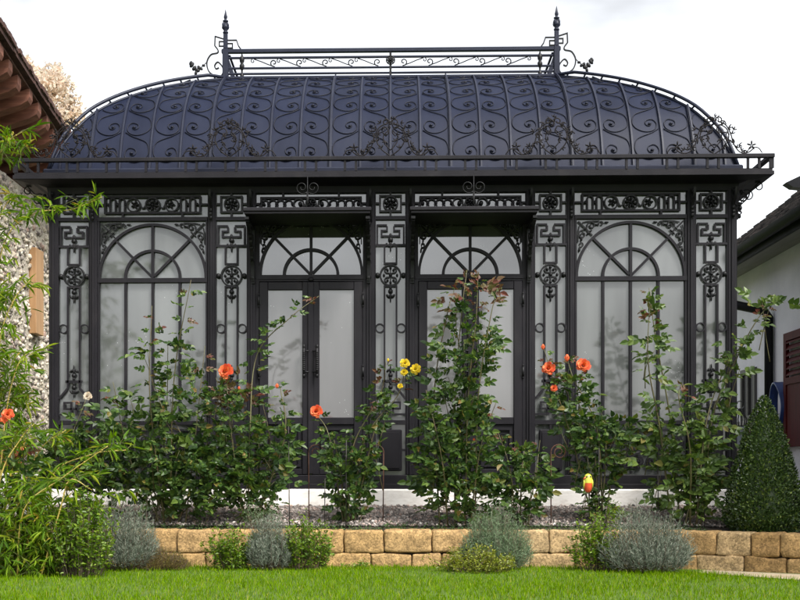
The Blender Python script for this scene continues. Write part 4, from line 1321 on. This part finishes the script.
k = MB(); k.tube(catmull([(c.x - .26, c.y - .02, c.z + .16), (c.x - .32, c.y - .02, c.z + .13), (c.x - .31, c.y - .02, c.z + .06), (c.x - .27, c.y - .02, c.z + .04)], 4), .01, 6); k.build('handle', M['white_glaze'], t)
# =================================================================== PLANTS
UP = Vector((0, 0, 1))
def ground_z(x, y):
    return bed_z(x, y) if y > wall_y(x) + .02 else 0.0
def compound(mb, c, d, s=1.0, n=5):
    """a rose leaf: five leaflets on one stalk"""
    d = d.normalized()
    nrm = UP * random.uniform(.3, .9) + Vector((0, -.75, 0)) + rdir() * .75
    side = d.cross(nrm)
    if side.length < .05: side = d.orthogonal()
    side.normalize(); up = side.cross(d).normalized()
    Ls = .05 * s * random.uniform(.75, 1.3)
    stalk = Ls * 1.75
    droop = random.uniform(.05, .35)
    for i in range(n):
        if i == 0: t, q = 1.0, 0
        else: t, q = (.72, .38)[(i - 1) // 2], (1 if i % 2 else -1)
        b = c + d * stalk * t - UP * stalk * t * t * droop
        dd = (d + side * q * (.95 if q else 0) - UP * (droop * .8 + random.uniform(-.1, .25))).normalized()
        mb.leaf(b, dd, (up + rdir() * .35).normalized(), Ls * (1.15 if i == 0 else random.uniform(.8, 1)), Ls * .72, .16, random.uniform(.05, .3))
def bloom(name, c, r, mat, parent, face=Vector((0, -1, .35))):
    r *= .76 * random.uniform(.9, 1.1)
    mb = MB(); f = face.normalized(); a = f.orthogonal().normalized(); b = f.cross(a)
    k = 0
    for (ringr, n, tilt, size) in ((.1, 4, .05, .55), (.22, 5, .22, .68), (.36, 6, .42, .8), (.52, 7, .66, .9), (.68, 8, .95, .98), (.8, 7, 1.3, 1.02), (.8, 5, 1.6, 1.0)):
        for i in range(n):
            k += 1
            t = 2 * pi * i / n + ringr * 9 + random.uniform(-.2, .2)
            rad = a * cos(t) + b * sin(t); tan = f.cross(rad)
            out = (f * cos(tilt) + rad * sin(tilt)).normalized()
            base = c + rad * r * ringr * .35 - f * r * ringr * .35
            nrm = out.cross(tan)
            Lp = r * size * random.uniform(.85, 1.1) ; W = Lp * .95
            rows = []
            for u in range(4):
                uu = u / 3; w = W * (.3, .85, 1.0, .62)[u]
                mid = base + out * Lp * uu + rad * r * .16 * uu * uu * (1 if tilt > .5 else -.6)
                rows.append([mid - tan * w / 2 - rad * w * .16 * (1 if tilt < 1 else .3), mid + rad * 0, mid + tan * w / 2 - rad * w * .16 * (1 if tilt < 1 else .3)])
            vs = [p for rw in rows for p in rw]
            mb.add(vs, [(q * 3 + j, q * 3 + j + 1, q * 3 + j + 4, q * 3 + j + 3) for q in range(3) for j in range(2)], True)
    return mb.build(name, mat, parent)
def bud(c, r, mat, parent, up=Vector((.1, -.1, 1))):
    mb = MB(); mb.blob(c, r * .7, r * .7, r * 1.25, 8, 6)
    for i in range(4):
        a = 2 * pi * i / 4; mb.leaf(c - UP * r * 1.1, Vector((cos(a) * .7, sin(a) * .7, 1)).normalized(), Vector((cos(a), sin(a), 0)), r * 1.9, r * .9)
    return mb.build('bud', mat, parent)

def rose(name, label, group, d, canes, clouds, leafmat='rose_leaf', size=1.0, blooms=(), buds=(), lean=.12):
    """canes: lists of picture spots at distance d; clouds: (px,py,rx,ry,n[,material])"""
    b0 = P(canes[0][0][0], canes[0][0][1], d); b0.z = ground_z(b0.x, b0.y) - .01
    t = thing(name, label, 'rose bush', tuple(b0), group)
    fol = {}
    def F_(m): return fol.setdefault(m, MB())
    for cn in canes:
        pts = []
        r0 = random.uniform(-.12, .12)
        for i, (px, py) in enumerate(cn):
            p = P(px, py, d + (0 if i == 0 else r0 + random.uniform(-lean, lean)))
            if i == 0: p.z = ground_z(p.x, p.y) - .02
            pts.append(p)
        cp = catmull(pts, 7)
        k = MB(); k.tube(cp, .0075 * size, 6, r2=.0028); k.build('cane', M['cane'], t)
        # leaves up the cane
        tot = sum((cp[i + 1] - cp[i]).length for i in range(len(cp) - 1)); acc = 0; nxt = tot * .12
        for i in range(len(cp) - 1):
            seg = cp[i + 1] - cp[i]; acc += seg.length
            while acc > nxt:
                fr = nxt / tot
                mat = leafmat if fr < .86 or random.random() < .55 else 'rose_leaf_red'
                a = random.uniform(0, 2 * pi)
                dd = Vector((cos(a), sin(a) * .8, random.uniform(.0, .6)))
                off = dd * random.uniform(.005, .07) * (1 - fr * .7)
                compound(F_(mat), cp[i] + off, dd, size * random.uniform(.75, 1.25) * (1.0 - .35 * max(0, fr - .6) / .4))
                nxt += random.uniform(.02, .045)
    for cl in clouds:
        px, py, rx, ry, n = cl[:5]; mat = cl[5] if len(cl) > 5 else leafmat
        c = P(px, py, d); sx, sz = rx * d / F, ry * d / F
        # a few hidden side shoots carry the leaves
        for i in range(max(2, n // 28)):
            v = rdir(); q = c + Vector((v.x * sx * .8, v.y * sx * .5, v.z * sz * .8))
            base = Vector((c.x + random.uniform(-.08, .08), c.y + random.uniform(-.08, .08), max(ground_z(c.x, c.y), q.z - random.uniform(.25, .55))))
            k_ = F_('#cane'); k_.tube(catmull([base, (base + q) / 2 + rdir() * .04, q], 4), .0045, 5, r2=.0022)
        for i in range(int(n * .74)):
            v = rdir() * random.random() ** .4
            lump = 1 + .28 * noise.noise((v.x * 2.2 + px, v.y * 2.2, v.z * 2.2 + py))
            q = c + Vector((v.x * sx, v.y * min(sx, .32), v.z * sz)) * lump
            if q.z < ground_z(q.x, q.y) + .03 or q.y > -.09: continue
            dd = Vector((v.x + random.uniform(-.6, .6), v.y - .35 + random.uniform(-.6, .6), random.uniform(-.1, .7)))
            compound(F_(mat), q, dd, size * random.uniform(.75, 1.3))
    for m, b in fol.items():
        if m == '#cane': b.build('side_shoots', M['cane'], t)
        else: b.build('foliage' if m != 'rose_leaf_red' else 'young_foliage', M[m], t)
    for (px, py, r, m, *fc) in blooms:
        dd = d - .12
        bloom('bloom', P(px, py, dd), r, M[m], t, Vector(fc[0]) if fc else Vector((random.uniform(-.3, .3), -1, random.uniform(.1, .5))))
    for (px, py, r, m) in buds: bud(P(px, py, d - .08), r, M[m], t)
    return t
G = 'rose bushes in the bed before the glasshouse'
rose('rose_bush', 'broad dark rose thicket with bare reddish shoots in front of the left arched window', G, 11.05,
     [[(150, 522), (125, 440), (113, 382)], [(165, 522), (150, 400), (152, 306)], [(170, 522), (174, 380), (191, 280)], [(185, 522), (196, 430), (205, 346)], [(160, 522), (136, 450), (101, 420)], [(176, 522), (205, 450), (222, 385)], [(155, 522), (166, 420), (168, 342)]],
     [(165, 474, 50, 44, 290), (135, 425, 34, 36, 85), (182, 405, 30, 44, 90), (160, 355, 26, 26, 26), (200, 480, 34, 45, 140), (118, 470, 26, 40, 70)])
rose('rose_bush', 'dense rose bush with one orange bloom and a long shoot arching over the left door', G, 11.1,
     [[(245, 523), (232, 440), (226, 376)], [(248, 523), (250, 430), (257, 355), (290, 318), (319, 296)], [(252, 523), (284, 440), (281, 392), (277, 384)], [(246, 523), (228, 420), (216, 378)], [(258, 523), (270, 450), (262, 400)]],
     [(246, 472, 46, 50, 310), (228, 415, 24, 30, 60), (272, 440, 22, 34, 70), (236, 395, 18, 22, 25, 'rose_leaf_red')],
     blooms=[(225.5, 371, .058, 'orange_petal')], buds=[(277, 386, .018, 'orange_petal'), (239, 388, .013, 'orange_petal')])
rose('rose_bush', 'slender rose with small yellow blooms and one orange bloom between the two doors', G, 11.1,
     [[(348, 524), (352, 450), (380, 395), (386, 362)], [(350, 524), (365, 440), (398, 395), (405, 366)], [(344, 524), (330, 440), (317, 414)], [(352, 524), (358, 470), (352, 435)], [(346, 524), (340, 470), (334, 440)], [(353, 524), (372, 440), (384, 400)]],
     [(350, 482, 26, 36, 120), (378, 420, 12, 34, 26), (338, 452, 14, 20, 20)], 'rose_leaf',
     blooms=[(316.5, 411, .05, 'orange_petal'), (405, 363, .04, 'yellow_petal'), (415.5, 369, .043, 'yellow_petal'), (400, 386, .024, 'yellow_petal'), (404, 372, .03, 'yellow_petal')], buds=[(388, 360, .012, 'yellow_petal')])
rose('rose_bush', 'tall dark climbing rose with young red tips in front of the right door', G, 11.0,
     [[(440, 525), (434, 400), (446, 320), (456, 284)], [(455, 525), (455, 400), (462, 310), (467, 270)], [(465, 525), (468, 400), (476, 320), (478, 276)], [(475, 525), (478, 400), (490, 320), (498, 288)], [(448, 525), (442, 460), (426, 390)], [(470, 525), (480, 450), (497, 400)]],
     [(458, 482, 42, 42, 260), (452, 415, 34, 42, 170), (462, 350, 32, 40, 120), (470, 300, 24, 24, 34, 'rose_leaf_red'), (440, 450, 24, 40, 60)],
     buds=[(474, 440, .013, 'orange_petal')])
rose('rose_bush', 'leafy low rose bush under the door post to the right of the climbing rose', G, 11.05,
     [[(516, 524), (510, 470), (498, 432)], [(520, 524), (522, 470), (526, 440)], [(524, 524), (535, 480), (540, 440)]],
     [(519, 482, 26, 36, 165), (508, 455, 16, 20, 30)])
rose('rose_bush', 'bare-stemmed rose with three orange blooms beside the right arched window', G, 11.1,
     [[(590, 522), (586, 450), (566, 390), (549, 371)], [(598, 522), (594, 450), (578, 400), (583, 367)], [(603, 522), (597, 430), (574, 380), (567, 357)], [(606, 522), (612, 470), (622, 430)], [(594, 522), (575, 450), (556, 390), (544, 349)], [(600, 522), (606, 450), (600, 405)]],
     [(570, 395, 18, 24, 46), (600, 444, 36, 22, 105), (580, 425, 13, 28, 26), (622, 432, 18, 18, 30), (590, 470, 20, 12, 10)],
     blooms=[(548.7, 368, .052, 'orange_petal'), (583.7, 365, .058, 'orange_petal'), (554, 388, .03, 'orange_petal')], buds=[(543, 347, .02, 'orange_petal'), (567, 358, .026, 'orange_petal')])
rose('rose_bush', 'tall light green rose with two long leafy shoots at the right end of the glasshouse', G, 11.0,
     [[(672, 525), (660, 430), (648, 360), (651, 290)], [(680, 525), (672, 430), (656, 340), (649, 288)], [(690, 525), (690, 450), (679, 400), (682, 384)], [(700, 525), (712, 420), (736, 360), (757, 320), (778, 296)], [(696, 525), (705, 430), (722, 375), (745, 340)], [(684, 525), (700, 460), (716, 400)]],
     [(688, 486, 30, 38, 130), (655, 440, 16, 36, 34), (735, 350, 14, 26, 20), (768, 303, 20, 9, 16), (712, 430, 20, 30, 36), (650, 330, 8, 36, 16)], 'rose_leaf_light', 1.18)
rose('rose_bush', 'dark rose bush with one white bloom before the left end of the glasshouse', G, 11.2,
     [[(80, 522), (70, 450), (86, 399)], [(76, 522), (60, 470), (52, 440)], [(84, 522), (94, 470), (104, 440)]],
     [(75, 460, 36, 36, 190), (45, 470, 26, 34, 80), (100, 480, 26, 34, 80)], 'rose_leaf', 1.0,
     blooms=[(87.5, 396, .04, 'white_petal')])
rose('rose_bush', 'rose with a salmon orange bloom at the left edge among the bamboo', G, 9.9,
     [[(12, 522), (14, 470), (9, 419)], [(18, 522), (24, 470), (20, 440)]], [(12, 480, 24, 34, 60)], 'rose_leaf', 1.0,
     blooms=[(8, 414, .045, 'orange_petal'), (4, 419, .03, 'orange_petal')])

# stakes and curled supports
def stake(px, py0, py1, d, label, curl=0):
    a = P(px, py0, d); a.z = ground_z(a.x, a.y) - .03; b = P(px, py1, d); b.x = a.x + random.uniform(-.01, .01)
    k = MB()
    pts = [a, b]
    if curl:
        r = .07
        pts += [Vector((b.x + curl * (r - r * (1 - i / 26 * .78) * cos(i / 26 * 3.6 * pi)), b.y, b.z + r * (1 - i / 26 * .78) * sin(i / 26 * 3.6 * pi))) for i in range(27)]
        k.tube(pts, .005, 6)
        m = 'rust'
    else:
        k.tube(pts, .0042, 6); m = 'dark_rod'
    tag(k.build('plant_stake', M[m]), label, 'plant stake', 'plant stakes among the roses')
stake(309, 525, 452, 11.15, 'rusty stake with a spiral top left of the yellow rose', 1)
stake(383, 525, 452, 11.15, 'rusty stake with a spiral top right of the yellow rose', -1)
stake(551, 525, 452, 11.05, 'rusty stake with a spiral top left of the hanging bird', 1)
stake(598.5, 527, 448, 10.95, 'thin dark stake right behind the hanging bird')
stake(658.5, 527, 452, 10.95, 'thin dark stake at the left of the light green rose')
stake(704.5, 529, 470, 10.95, 'thin dark stake at the right of the light green rose')
stake(289.5, 527, 420, 10.95, 'thin dark stake at the right side of the bush with the orange bloom')
stake(324.5, 527, 478, 10.95, 'short dark stake left of the yellow rose')
stake(346, 527, 440, 10.95, 'dark stake in the middle of the yellow rose')

# the hanging glass bird
c = P(588, 483, 10.8)
t = thing('garden_bird', 'yellow and orange ceramic bird hung among bare rose stems', 'bird ornament', (c.x, c.y, c.z - .09))
k = MB()
prof = [(0, -.08), (.016, -.078), (.029, -.058), (.036, -.03), (.038, 0)]
k.lathe(c, prof, 14); k.build('body', M['bird_orange'], t)
k = MB(); k.lathe(c, [(.038, .0005), (.037, .02), (.034, .038), (.031, .052), (.027, .064), (.016, .074), (0, .078)], 14); k.build('head', M['bird_yellow'], t)
k = MB(); k.blob(c + Vector((-.013, -.029, .052)), .0075, .005, .0075); k.blob(c + Vector((.016, -.027, .052)), .0075, .005, .0075); k.build('eye', M['black'], t)
k = MB(); k.lathe(c + Vector((-.012, 0, 0)), [(0, 0), (0.001, 0)], 6)
k.v = []; k.f = []; k.sm = []
k.tube(catmull([c + Vector((-.02, -.018, .045)), c + Vector((-.036, -.027, .04)), c + Vector((-.04, -.028, .028))], 4), .008, 6, r2=.002); k.build('beak', M['bird_orange'], t)
k = MB()
for q in (-1, 1): k.blob(c + Vector((q * .035, -.006, -.006)), .008, .022, .038, 8, 6)
k.build('wing', M['bird_yellow'], t)
k = MB(); k.tube([c + Vector((0, 0, .076)), c + Vector((.004, .03, .22))], .002, 4); k.build('hanging_wire', M['dark_rod'], t)

# ---------------------------------------------------------------- small shrubs
def spiky(name, label, cat, px, pybase, rx, h, d, mat, n, ln=.035, w=.005, group=None, stemmat='twig', upright=.75, per=16, split=None):
    """dome of many fine leafy stems"""
    c = P(px, pybase, d); c.z = ground_z(c.x, c.y)
    R = rx * d / F; H = h * d / F
    t = thing(name, label, cat, tuple(c), group)
    lv = MB(); sm = MB()
    for i in range(n):
        a = random.uniform(0, 2 * pi); q = sqrt(random.random())
        base = c + Vector((cos(a) * q * R * .45, sin(a) * q * R * .4, -.01))
        lump = 1 + .34 * noise.noise((cos(a) * q * 2.3 + px, sin(a) * q * 2.3, 1.7)) + (.25 if random.random() < .07 else 0)
        top = c + Vector((cos(a) * q * R * (.8 + .2 * lump), sin(a) * q * R * .75, H * (1 - .62 * q ** 2.2) * random.uniform(.62, 1.1) * lump))
        mid = (base + top) / 2 + Vector((cos(a), sin(a), 0)) * R * q * .12 + rdir() * .015
        pts = catmull([base, mid, top], 5)
        if i % 3 == 0: sm.tube(pts, .0022, 4, r2=.001)
        for j in range(per):
            f = .25 + .75 * (j + random.random()) / per
            p = pts[0].lerp(pts[-1], f); g = min(len(pts) - 2, int(f * (len(pts) - 1)))
            p = pts[g].lerp(pts[g + 1], f * (len(pts) - 1) - g)
            tn = (pts[g + 1] - pts[g]).normalized()
            dd = (tn * upright + rdir() * (1.05 - upright * .5)).normalized()
            lv.leaf(p, dd, rdir(), ln * random.uniform(.7, 1.3), w, .2, .1)
    sm.build('stems', M[stemmat], t); lv.build('foliage', M[mat], t)
    return t
def leafy(name, label, cat, px, pybase, rx, h, d, mat, n, ln=.03, ratio=.55, group=None, depth=.8):
    """loose clump of small broad leaves on thin stems"""
    c = P(px, pybase, d); c.z = ground_z(c.x, c.y)
    R = rx * d / F; H = h * d / F
    t = thing(name, label, cat, tuple(c), group)
    lv = MB(); sm = MB()
    ns = max(10, n // 24)
    for i in range(ns):
        a = random.uniform(0, 2 * pi); q = sqrt(random.random())
        base = c + Vector((cos(a) * q * R * .6, sin(a) * q * R * .5, -.01))
        lump = 1 + .4 * noise.noise((cos(a) * q * 2.3 + px, sin(a) * q * 2.3, 4.1)) + (.22 if random.random() < .1 else 0)
        top = c + Vector((cos(a) * q * R * lump, sin(a) * q * R * depth, H * (1 - .5 * q ** 2) * random.uniform(.55, 1.1) * lump))
        pts = catmull([base, (base + top) / 2 + rdir() * .02, top], 5)
        sm.tube(pts, .0022, 4, r2=.0012)
        for j in range(n // ns):
            f = .15 + .85 * random.random() ** .7
            g = min(len(pts) - 2, int(f * (len(pts) - 1)))
            p = pts[g].lerp(pts[g + 1], f * (len(pts) - 1) - g) + rdir() * random.uniform(0, .035)
            if p.z < c.z + .004: continue
            dd = Vector((random.uniform(-1, 1), random.uniform(-1, .7), random.uniform(-.1, .9))).normalized()
            l_ = ln * random.uniform(.6, 1.3)
            lv.leaf(p, dd, (UP + rdir() * .7).normalized(), l_, l_ * ratio, .18, .15)
    sm.build('stems', M['twig'], t); lv.build('foliage', M[mat], t)
    return t
GS = 'small shrubs at the foot of the garden wall'
spiky('lavender_bush', 'silver grey lavender bush between the bamboo and the brown heath mound', 'lavender', 122, 570, 38, 70, 10.2, 'lavender_leaf', 620, group=GS)
spiky('lavender_bush', 'narrow silver lavender between two bright green herb clumps', 'lavender', 270, 567, 25, 54, 10.25, 'lavender_leaf', 430, group=GS)
spiky('lavender_bush', 'wide silver blue lavender bush at the right below the light green rose', 'lavender', 647, 574, 48, 60, 10.15, 'lavender_leaf', 760, group=GS)
spiky('cotton_lavender', 'rounded grey green mound bush against the middle of the wall', 'shrub', 496, 567, 37, 60, 10.35, 'santolina_leaf', 900, .03, .004, GS, upright=.6, per=18)
spiky('heath_mound', 'low brown heath cushion on the grass by the left end of the wall', 'shrub', 163, 568, 30, 23, 10.25, 'brown_leaf', 800, .02, .003, GS, upright=.5, per=10)
leafy('herb_clump', 'bright green herb clump to the left of the narrow lavender', 'herb', 232, 568, 28, 42, 10.3, 'herb_leaf', 2600, .028, group=GS)
leafy('herb_clump', 'taller bright green herb clump to the right of the narrow lavender', 'herb', 305, 567, 29, 52, 10.3, 'herb_leaf', 3000, .028, group=GS)
leafy('low_groundcover', 'flat yellow green cushion plant in front of the grey green mound', 'ground plant', 474, 569, 44, 25, 10.05, 'yellow_leaf', 3600, .021, group=GS)
leafy('leafy_plant', 'fresh green leafy plant spilling over the wall beside the wide lavender', 'plant', 597, 570, 28, 54, 10.25, 'herb_leaf', 2600, .03, group=GS)
leafy('small_tuft', 'tiny dark green tuft growing at the wall foot right of the middle herbs', 'plant', 358, 567, 18, 8, 10.45, 'herb_leaf', 260, .02, group=GS)
leafy('tall_herb', 'feathery green herb standing in the bed behind the narrow lavender', 'herb', 262, 528, 22, 34, 10.8, 'santolina_leaf', 700, .022, .3)
leafy('tall_herb', 'yellow green shoots standing in the bed below the bare rose stems', 'herb', 606, 528, 18, 38, 10.75, 'herb_leaf', 380, .026, .4)
# moss and seedlings on the soil just behind the wall
mb = MB()
for i in range(5200):
    x = random.uniform(-3.0, 2.6); y = -1.30 + random.random() ** 1.5 * .34
    if noise.noise((x * 2.1, y * 3, 9)) < -.12: continue
    l_ = random.uniform(.012, .03)
    mb.leaf(Vector((x, y, bed_z(x, y) + random.uniform(.005, .035))), Vector((random.uniform(-1, 1), random.uniform(-1, 1), random.uniform(0, .8))).normalized(), UP, l_, l_ * .5, .15, .1)
tag(mb.build('bed_groundcover', M['moss_leaf']), 'low dark green ground cover on the soil behind the wall', 'ground cover', kind='stuff')

# ---------------------------------------------------------------- box cone
c = P(764, 531, 10.75); c.z = ground_z(c.x, c.y)
t = thing('box_topiary', 'clipped dark green box cone at the right end of the bed', 'topiary', tuple(c))
H = (531 - 396) * 10.75 / F; R = 37.5 * 10.75 / F
def cone_r(z): 
    u = z / H
    return R * (min(1, (u + .12) / .22) ** .5) * (1 - u ** 1.55) ** .8 if u < 1 else 0
k = MB(); k.lathe(c, [(max(.001, cone_r(H * i / 16) * .84), H * i / 16 * .96) for i in range(17)], 18); k.build('inner_growth', M['box_leaf'], t)
k = MB()
for i in range(15000):
    z = H * (1 - sqrt(random.random())) * 1.0 if random.random() < .75 else H * random.random()
    a = random.uniform(0, 2 * pi)
    if sin(a) > .55 and random.random() < .6: continue
    lump = 1 + .09 * noise.noise((cos(a) * 2.6, sin(a) * 2.6, z * 5)) + .05 * noise.noise((cos(a) * 8, sin(a) * 8, z * 14))
    r = cone_r(z) * lump * random.uniform(.84, 1.03) + random.uniform(0, .012)
    n_ = Vector((cos(a), sin(a), .35))
    dd = (n_ * .8 + rdir() * .8 + UP * .3).normalized()
    l_ = random.uniform(.016, .03)
    k.leaf(c + Vector((cos(a) * r, sin(a) * r, z)), dd, (n_ + rdir() * .5).normalized(), l_, l_ * .6, .15, .1)
k.build('foliage', M['box_leaf'], t)
k = MB(); k.tube([c + Vector((0, 0, -.02)), c + Vector((0, 0, H * .8))], .03, 8, r2=.01); k.build('trunk', M['twig'], t)

# ---------------------------------------------------------------- bamboo at the left
def lance(mb, p, dd, s=1.0):
    l_ = random.uniform(.075, .14) * s
    mb.leaf(p, dd.normalized(), (UP + rdir() * .6).normalized(), l_, l_ * random.uniform(.14, .2), .12, random.uniform(.1, .45))
def bamboo(label, d, canes, clouds, grp):
    b0 = P(canes[0][0][0], canes[0][0][1], d); b0.z = ground_z(b0.x, b0.y)
    t = thing('bamboo_clump', label, 'bamboo', tuple(b0), grp)
    lv = MB(); br = MB()
    for cn in canes:
        pts = []; r0 = random.uniform(-.25, .25)
        for i, q in enumerate(cn):
            p = P(q[0], q[1], d + r0 + random.uniform(-.06, .06))
            if i == 0: p.z = ground_z(p.x, p.y) - .02
            pts.append(p)
        cp = catmull(pts, 8)
        k = MB(); k.tube(cp, .0075, 6, r2=.003)
        for i in range(2, len(cp) - 1, 3): k.blob(cp[i], .0095, .0095, .006, 6, 3)
        k.build('cane', M['bamboo_cane'], t)
        for i in range(3, len(cp)):
            if random.random() < .3: continue
            for b in range(random.choice((1, 1, 2))):
                a = random.uniform(0, 2 * pi); bd = Vector((cos(a), sin(a) * .8, random.uniform(-.1, .7))).normalized()
                e = cp[i] + bd * random.uniform(.05, .2)
                br.tube([cp[i], (cp[i] + e) / 2 + UP * .012, e], .0022, 4, r2=.0012)
                for j in range(random.randint(3, 6)):
                    q = cp[i].lerp(e, random.uniform(.4, 1))
                    lance(lv, q, bd + rdir() * .8 - UP * random.uniform(.0, .7))
    for (px, py, rx, ry, n) in clouds:
        c = P(px, py, d); sx, sz = rx * d / F, ry * d / F
        for i in range(int(n * .46)):
            v = rdir() * random.random() ** .45
            q = c + Vector((v.x * sx, v.y * min(sx, .45), v.z * sz))
            if q.z < ground_z(q.x, q.y) + .02: continue
            bd = Vector((v.x * .6 + random.uniform(-.7, .7), random.uniform(-1, .5), random.uniform(-.2, .6))).normalized()
            e = q + bd * .1
            br.tube([q - bd * .12 - UP * .05, q, e], .002, 4, r2=.001)
            for j in range(4):
                lance(lv, q.lerp(e, random.uniform(.1, 1)), bd + rdir() * .9 - UP * random.uniform(.1, .7), .9)
    br.build('branchlets', M['green_twig'], t); lv.build('foliage', M['bamboo_leaf'], t)
    return t
GB = 'bamboo at the left edge'
bamboo('tall bamboo with yellow canes arching over the left edge in front of the barn', 10.3,
       [[(-12, 560), (-14, 380), (2, 250), (34, 214), (70, 210), (102, 197)], [(-20, 560), (-22, 380), (-14, 260), (6, 205), (22, 196)], [(-10, 560), (-4, 420), (0, 340), (14, 300), (30, 280)],
        [(4, 560), (8, 450), (18, 410), (34, 390)], [(-20, 560), (-24, 330), (-14, 190), (6, 145), (22, 132)],
        [(-14, 560), (-10, 460), (2, 400), (18, 385)], [(-6, 560), (4, 430), (16, 370), (30, 350)]],
       [(4, 300, 20, 60, 90), (6, 390, 20, 50, 150), (-2, 230, 18, 30, 50), (10, 146, 18, 10, 60), (2, 450, 26, 36, 130)], GB)
bamboo('low spreading bamboo thicket with lime leaves reaching onto the lawn', 9.75,
       [[(17, 560), (24, 510), (62, 478), (108, 446)], [(30, 570), (50, 480), (90, 455), (126, 450)], [(10, 570), (20, 500), (40, 450), (66, 430)], [(70, 575), (85, 520), (105, 495)], [(-10, 570), (0, 480), (20, 440), (34, 424)], [(40, 572), (60, 510), (70, 480), (92, 490)]],
       [(24, 560, 42, 28, 620), (32, 528, 42, 28, 420), (60, 545, 28, 30, 260), (20, 495, 36, 26, 170), (2, 545, 30, 44, 300), (60, 570, 28, 12, 120)], GB)
leafy('broadleaf_shrub', 'rich green small-leaved shrub between the bamboo and the silver lavender', 'shrub', 82, 574, 34, 84, 9.6, 'herb_leaf', 3000, .036)

# ---------------------------------------------------------------- trees far behind
def tree(label, base, h, lobes, nleaf, size, grp):
    t = thing('tree', label, 'tree', base, grp)
    b = Vector(base)
    k = MB(); top = b + Vector((.2, 0, h * .62))
    k.tube(catmull([b - UP * .2, b + Vector((.1, .1, h * .3)), top], 6), h * .022, 10, r2=h * .012)
    tr = k.build('trunk', M['bark'], t)
    lv = MB(); lb = MB()
    for (cx, cy, cz, r) in lobes:
        c = b + Vector((cx, cy, cz))
        lb.tube(catmull([top - UP * h * .15, top.lerp(c, .5) + UP * .3, c], 5), h * .007, 6, r2=h * .002)
        n = int(nleaf * r * r)
        for q in range(7):
            v = rdir() * r * .8
            lb.tube([c, c + v * .6 + UP * .1, c + v], h * .0025, 5, r2=.01)
        for i in range(n):
            v = rdir() * random.random() ** .38
            lump = 1 + .45 * noise.noise((v.x * 2.4 + cx, v.y * 2.4 + cy, v.z * 2.4 + cz))
            p = c + v * r * lump
            if noise.noise((p.x * 1.1, p.y * 1.1, p.z * 1.1)) < -.22: continue
            l_ = size * random.uniform(.6, 1.3)
            lv.leaf(p, rdir(), rdir(), l_, l_ * .75, .15, .2)
    lb.build('limbs', M['bark'], tr); lv.build('crown', M['misted_autumn_leaf'], t)
TD = 60.0
def lobes_px(base, spec):
    out = []
    for (px, py, r, dy) in spec:
        q = P(px, py, TD) - Vector(base); out.append((q.x, dy, q.z, r * TD / F))
    return out
bs = tuple(P(10, HOR, TD)); bs = (bs[0], bs[1], 0)
tree('autumn tree with a pale tan crown coloured as if in mist behind the barn roof', bs, 17, lobes_px(bs, [(58, 90, 18, 0), (44, 72, 17, 1), (30, 108, 34, -.5), (69, 112, 14, .5), (70, 98, 8, .3), (8, 120, 34, 1), (48, 134, 30, 0), (26, 66, 9, 0)]), 900, .2, 'autumn trees behind the barn')
bs = tuple(P(-26, HOR, TD + 8)); bs = (bs[0], bs[1], 0)
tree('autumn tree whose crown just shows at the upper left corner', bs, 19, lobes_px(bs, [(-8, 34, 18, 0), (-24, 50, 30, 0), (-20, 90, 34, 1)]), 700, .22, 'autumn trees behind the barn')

# =================================================================== LIGHT AND AIR
SUN_EL, SUN_AZ = 52, 140     # degrees; azimuth from +Y towards +X
sd = Vector((sin(radians(SUN_AZ)) * cos(radians(SUN_EL)), cos(radians(SUN_AZ)) * cos(radians(SUN_EL)), sin(radians(SUN_EL))))
w = bpy.data.worlds.new('World'); scene.world = w; w.use_nodes = True
nt = w.node_tree; nt.nodes.clear()
out = nt.nodes.new('ShaderNodeOutputWorld'); bg = nt.nodes.new('ShaderNodeBackground')
sky = nt.nodes.new('ShaderNodeTexSky'); sky.sky_type = 'NISHITA'; sky.sun_disc = False
sky.sun_elevation = radians(SUN_EL); sky.sun_rotation = radians(SUN_AZ)
sky.air_density = 1.0; sky.dust_density = 4.0; sky.ozone_density = 1.0
hs = nt.nodes.new('ShaderNodeHueSaturation'); hs.inputs['Saturation'].default_value = .16
nt.links.new(sky.outputs[0], hs.inputs['Color'])
# thin even cloud: broad soft banks, slightly lighter and darker
tc = nt.nodes.new('ShaderNodeTexCoord'); mp = nt.nodes.new('ShaderNodeMapping'); mp.inputs['Scale'].default_value = (1, 1, 2.6)
nt.links.new(tc.outputs['Generated'], mp.inputs[0])
cn = nt.nodes.new('ShaderNodeTexNoise'); cn.inputs['Scale'].default_value = 4.5; cn.inputs['Detail'].default_value = 5; cn.inputs['Roughness'].default_value = .5
nt.links.new(mp.outputs[0], cn.inputs['Vector'])
cr = nt.nodes.new('ShaderNodeMapRange'); cr.inputs['From Min'].default_value = .38; cr.inputs['From Max'].default_value = .62; cr.inputs['To Min'].default_value = .52; cr.inputs['To Max'].default_value = .96
nt.links.new(cn.outputs['Fac'], cr.inputs[0])
cm = nt.nodes.new('ShaderNodeVectorMath'); cm.operation = 'SCALE'
nt.links.new(hs.outputs[0], cm.inputs[0]); nt.links.new(cr.outputs[0], cm.inputs['Scale']); nt.links.new(cm.outputs[0], bg.inputs['Color'])
bg.inputs['Strength'].default_value = .15
nt.links.new(bg.outputs[0], out.inputs[0])
sl = bpy.data.lights.new('sun', 'SUN'); sl.energy = 1.45; sl.angle = radians(14); sl.color = (1, .96, .9)
so = bpy.data.objects.new('sun', sl); col.objects.link(so); so.location = (6, -8, 12)
so.rotation_euler = (-sd).to_track_quat('-Z', 'Y').to_euler()
vs_ = scene.view_settings
scene.display_settings.display_device = 'sRGB'
vs_.view_transform = 'Standard'; vs_.look = 'None'; vs_.gamma = 1; vs_.use_curve_mapping = False
vs_.exposure = 1.68
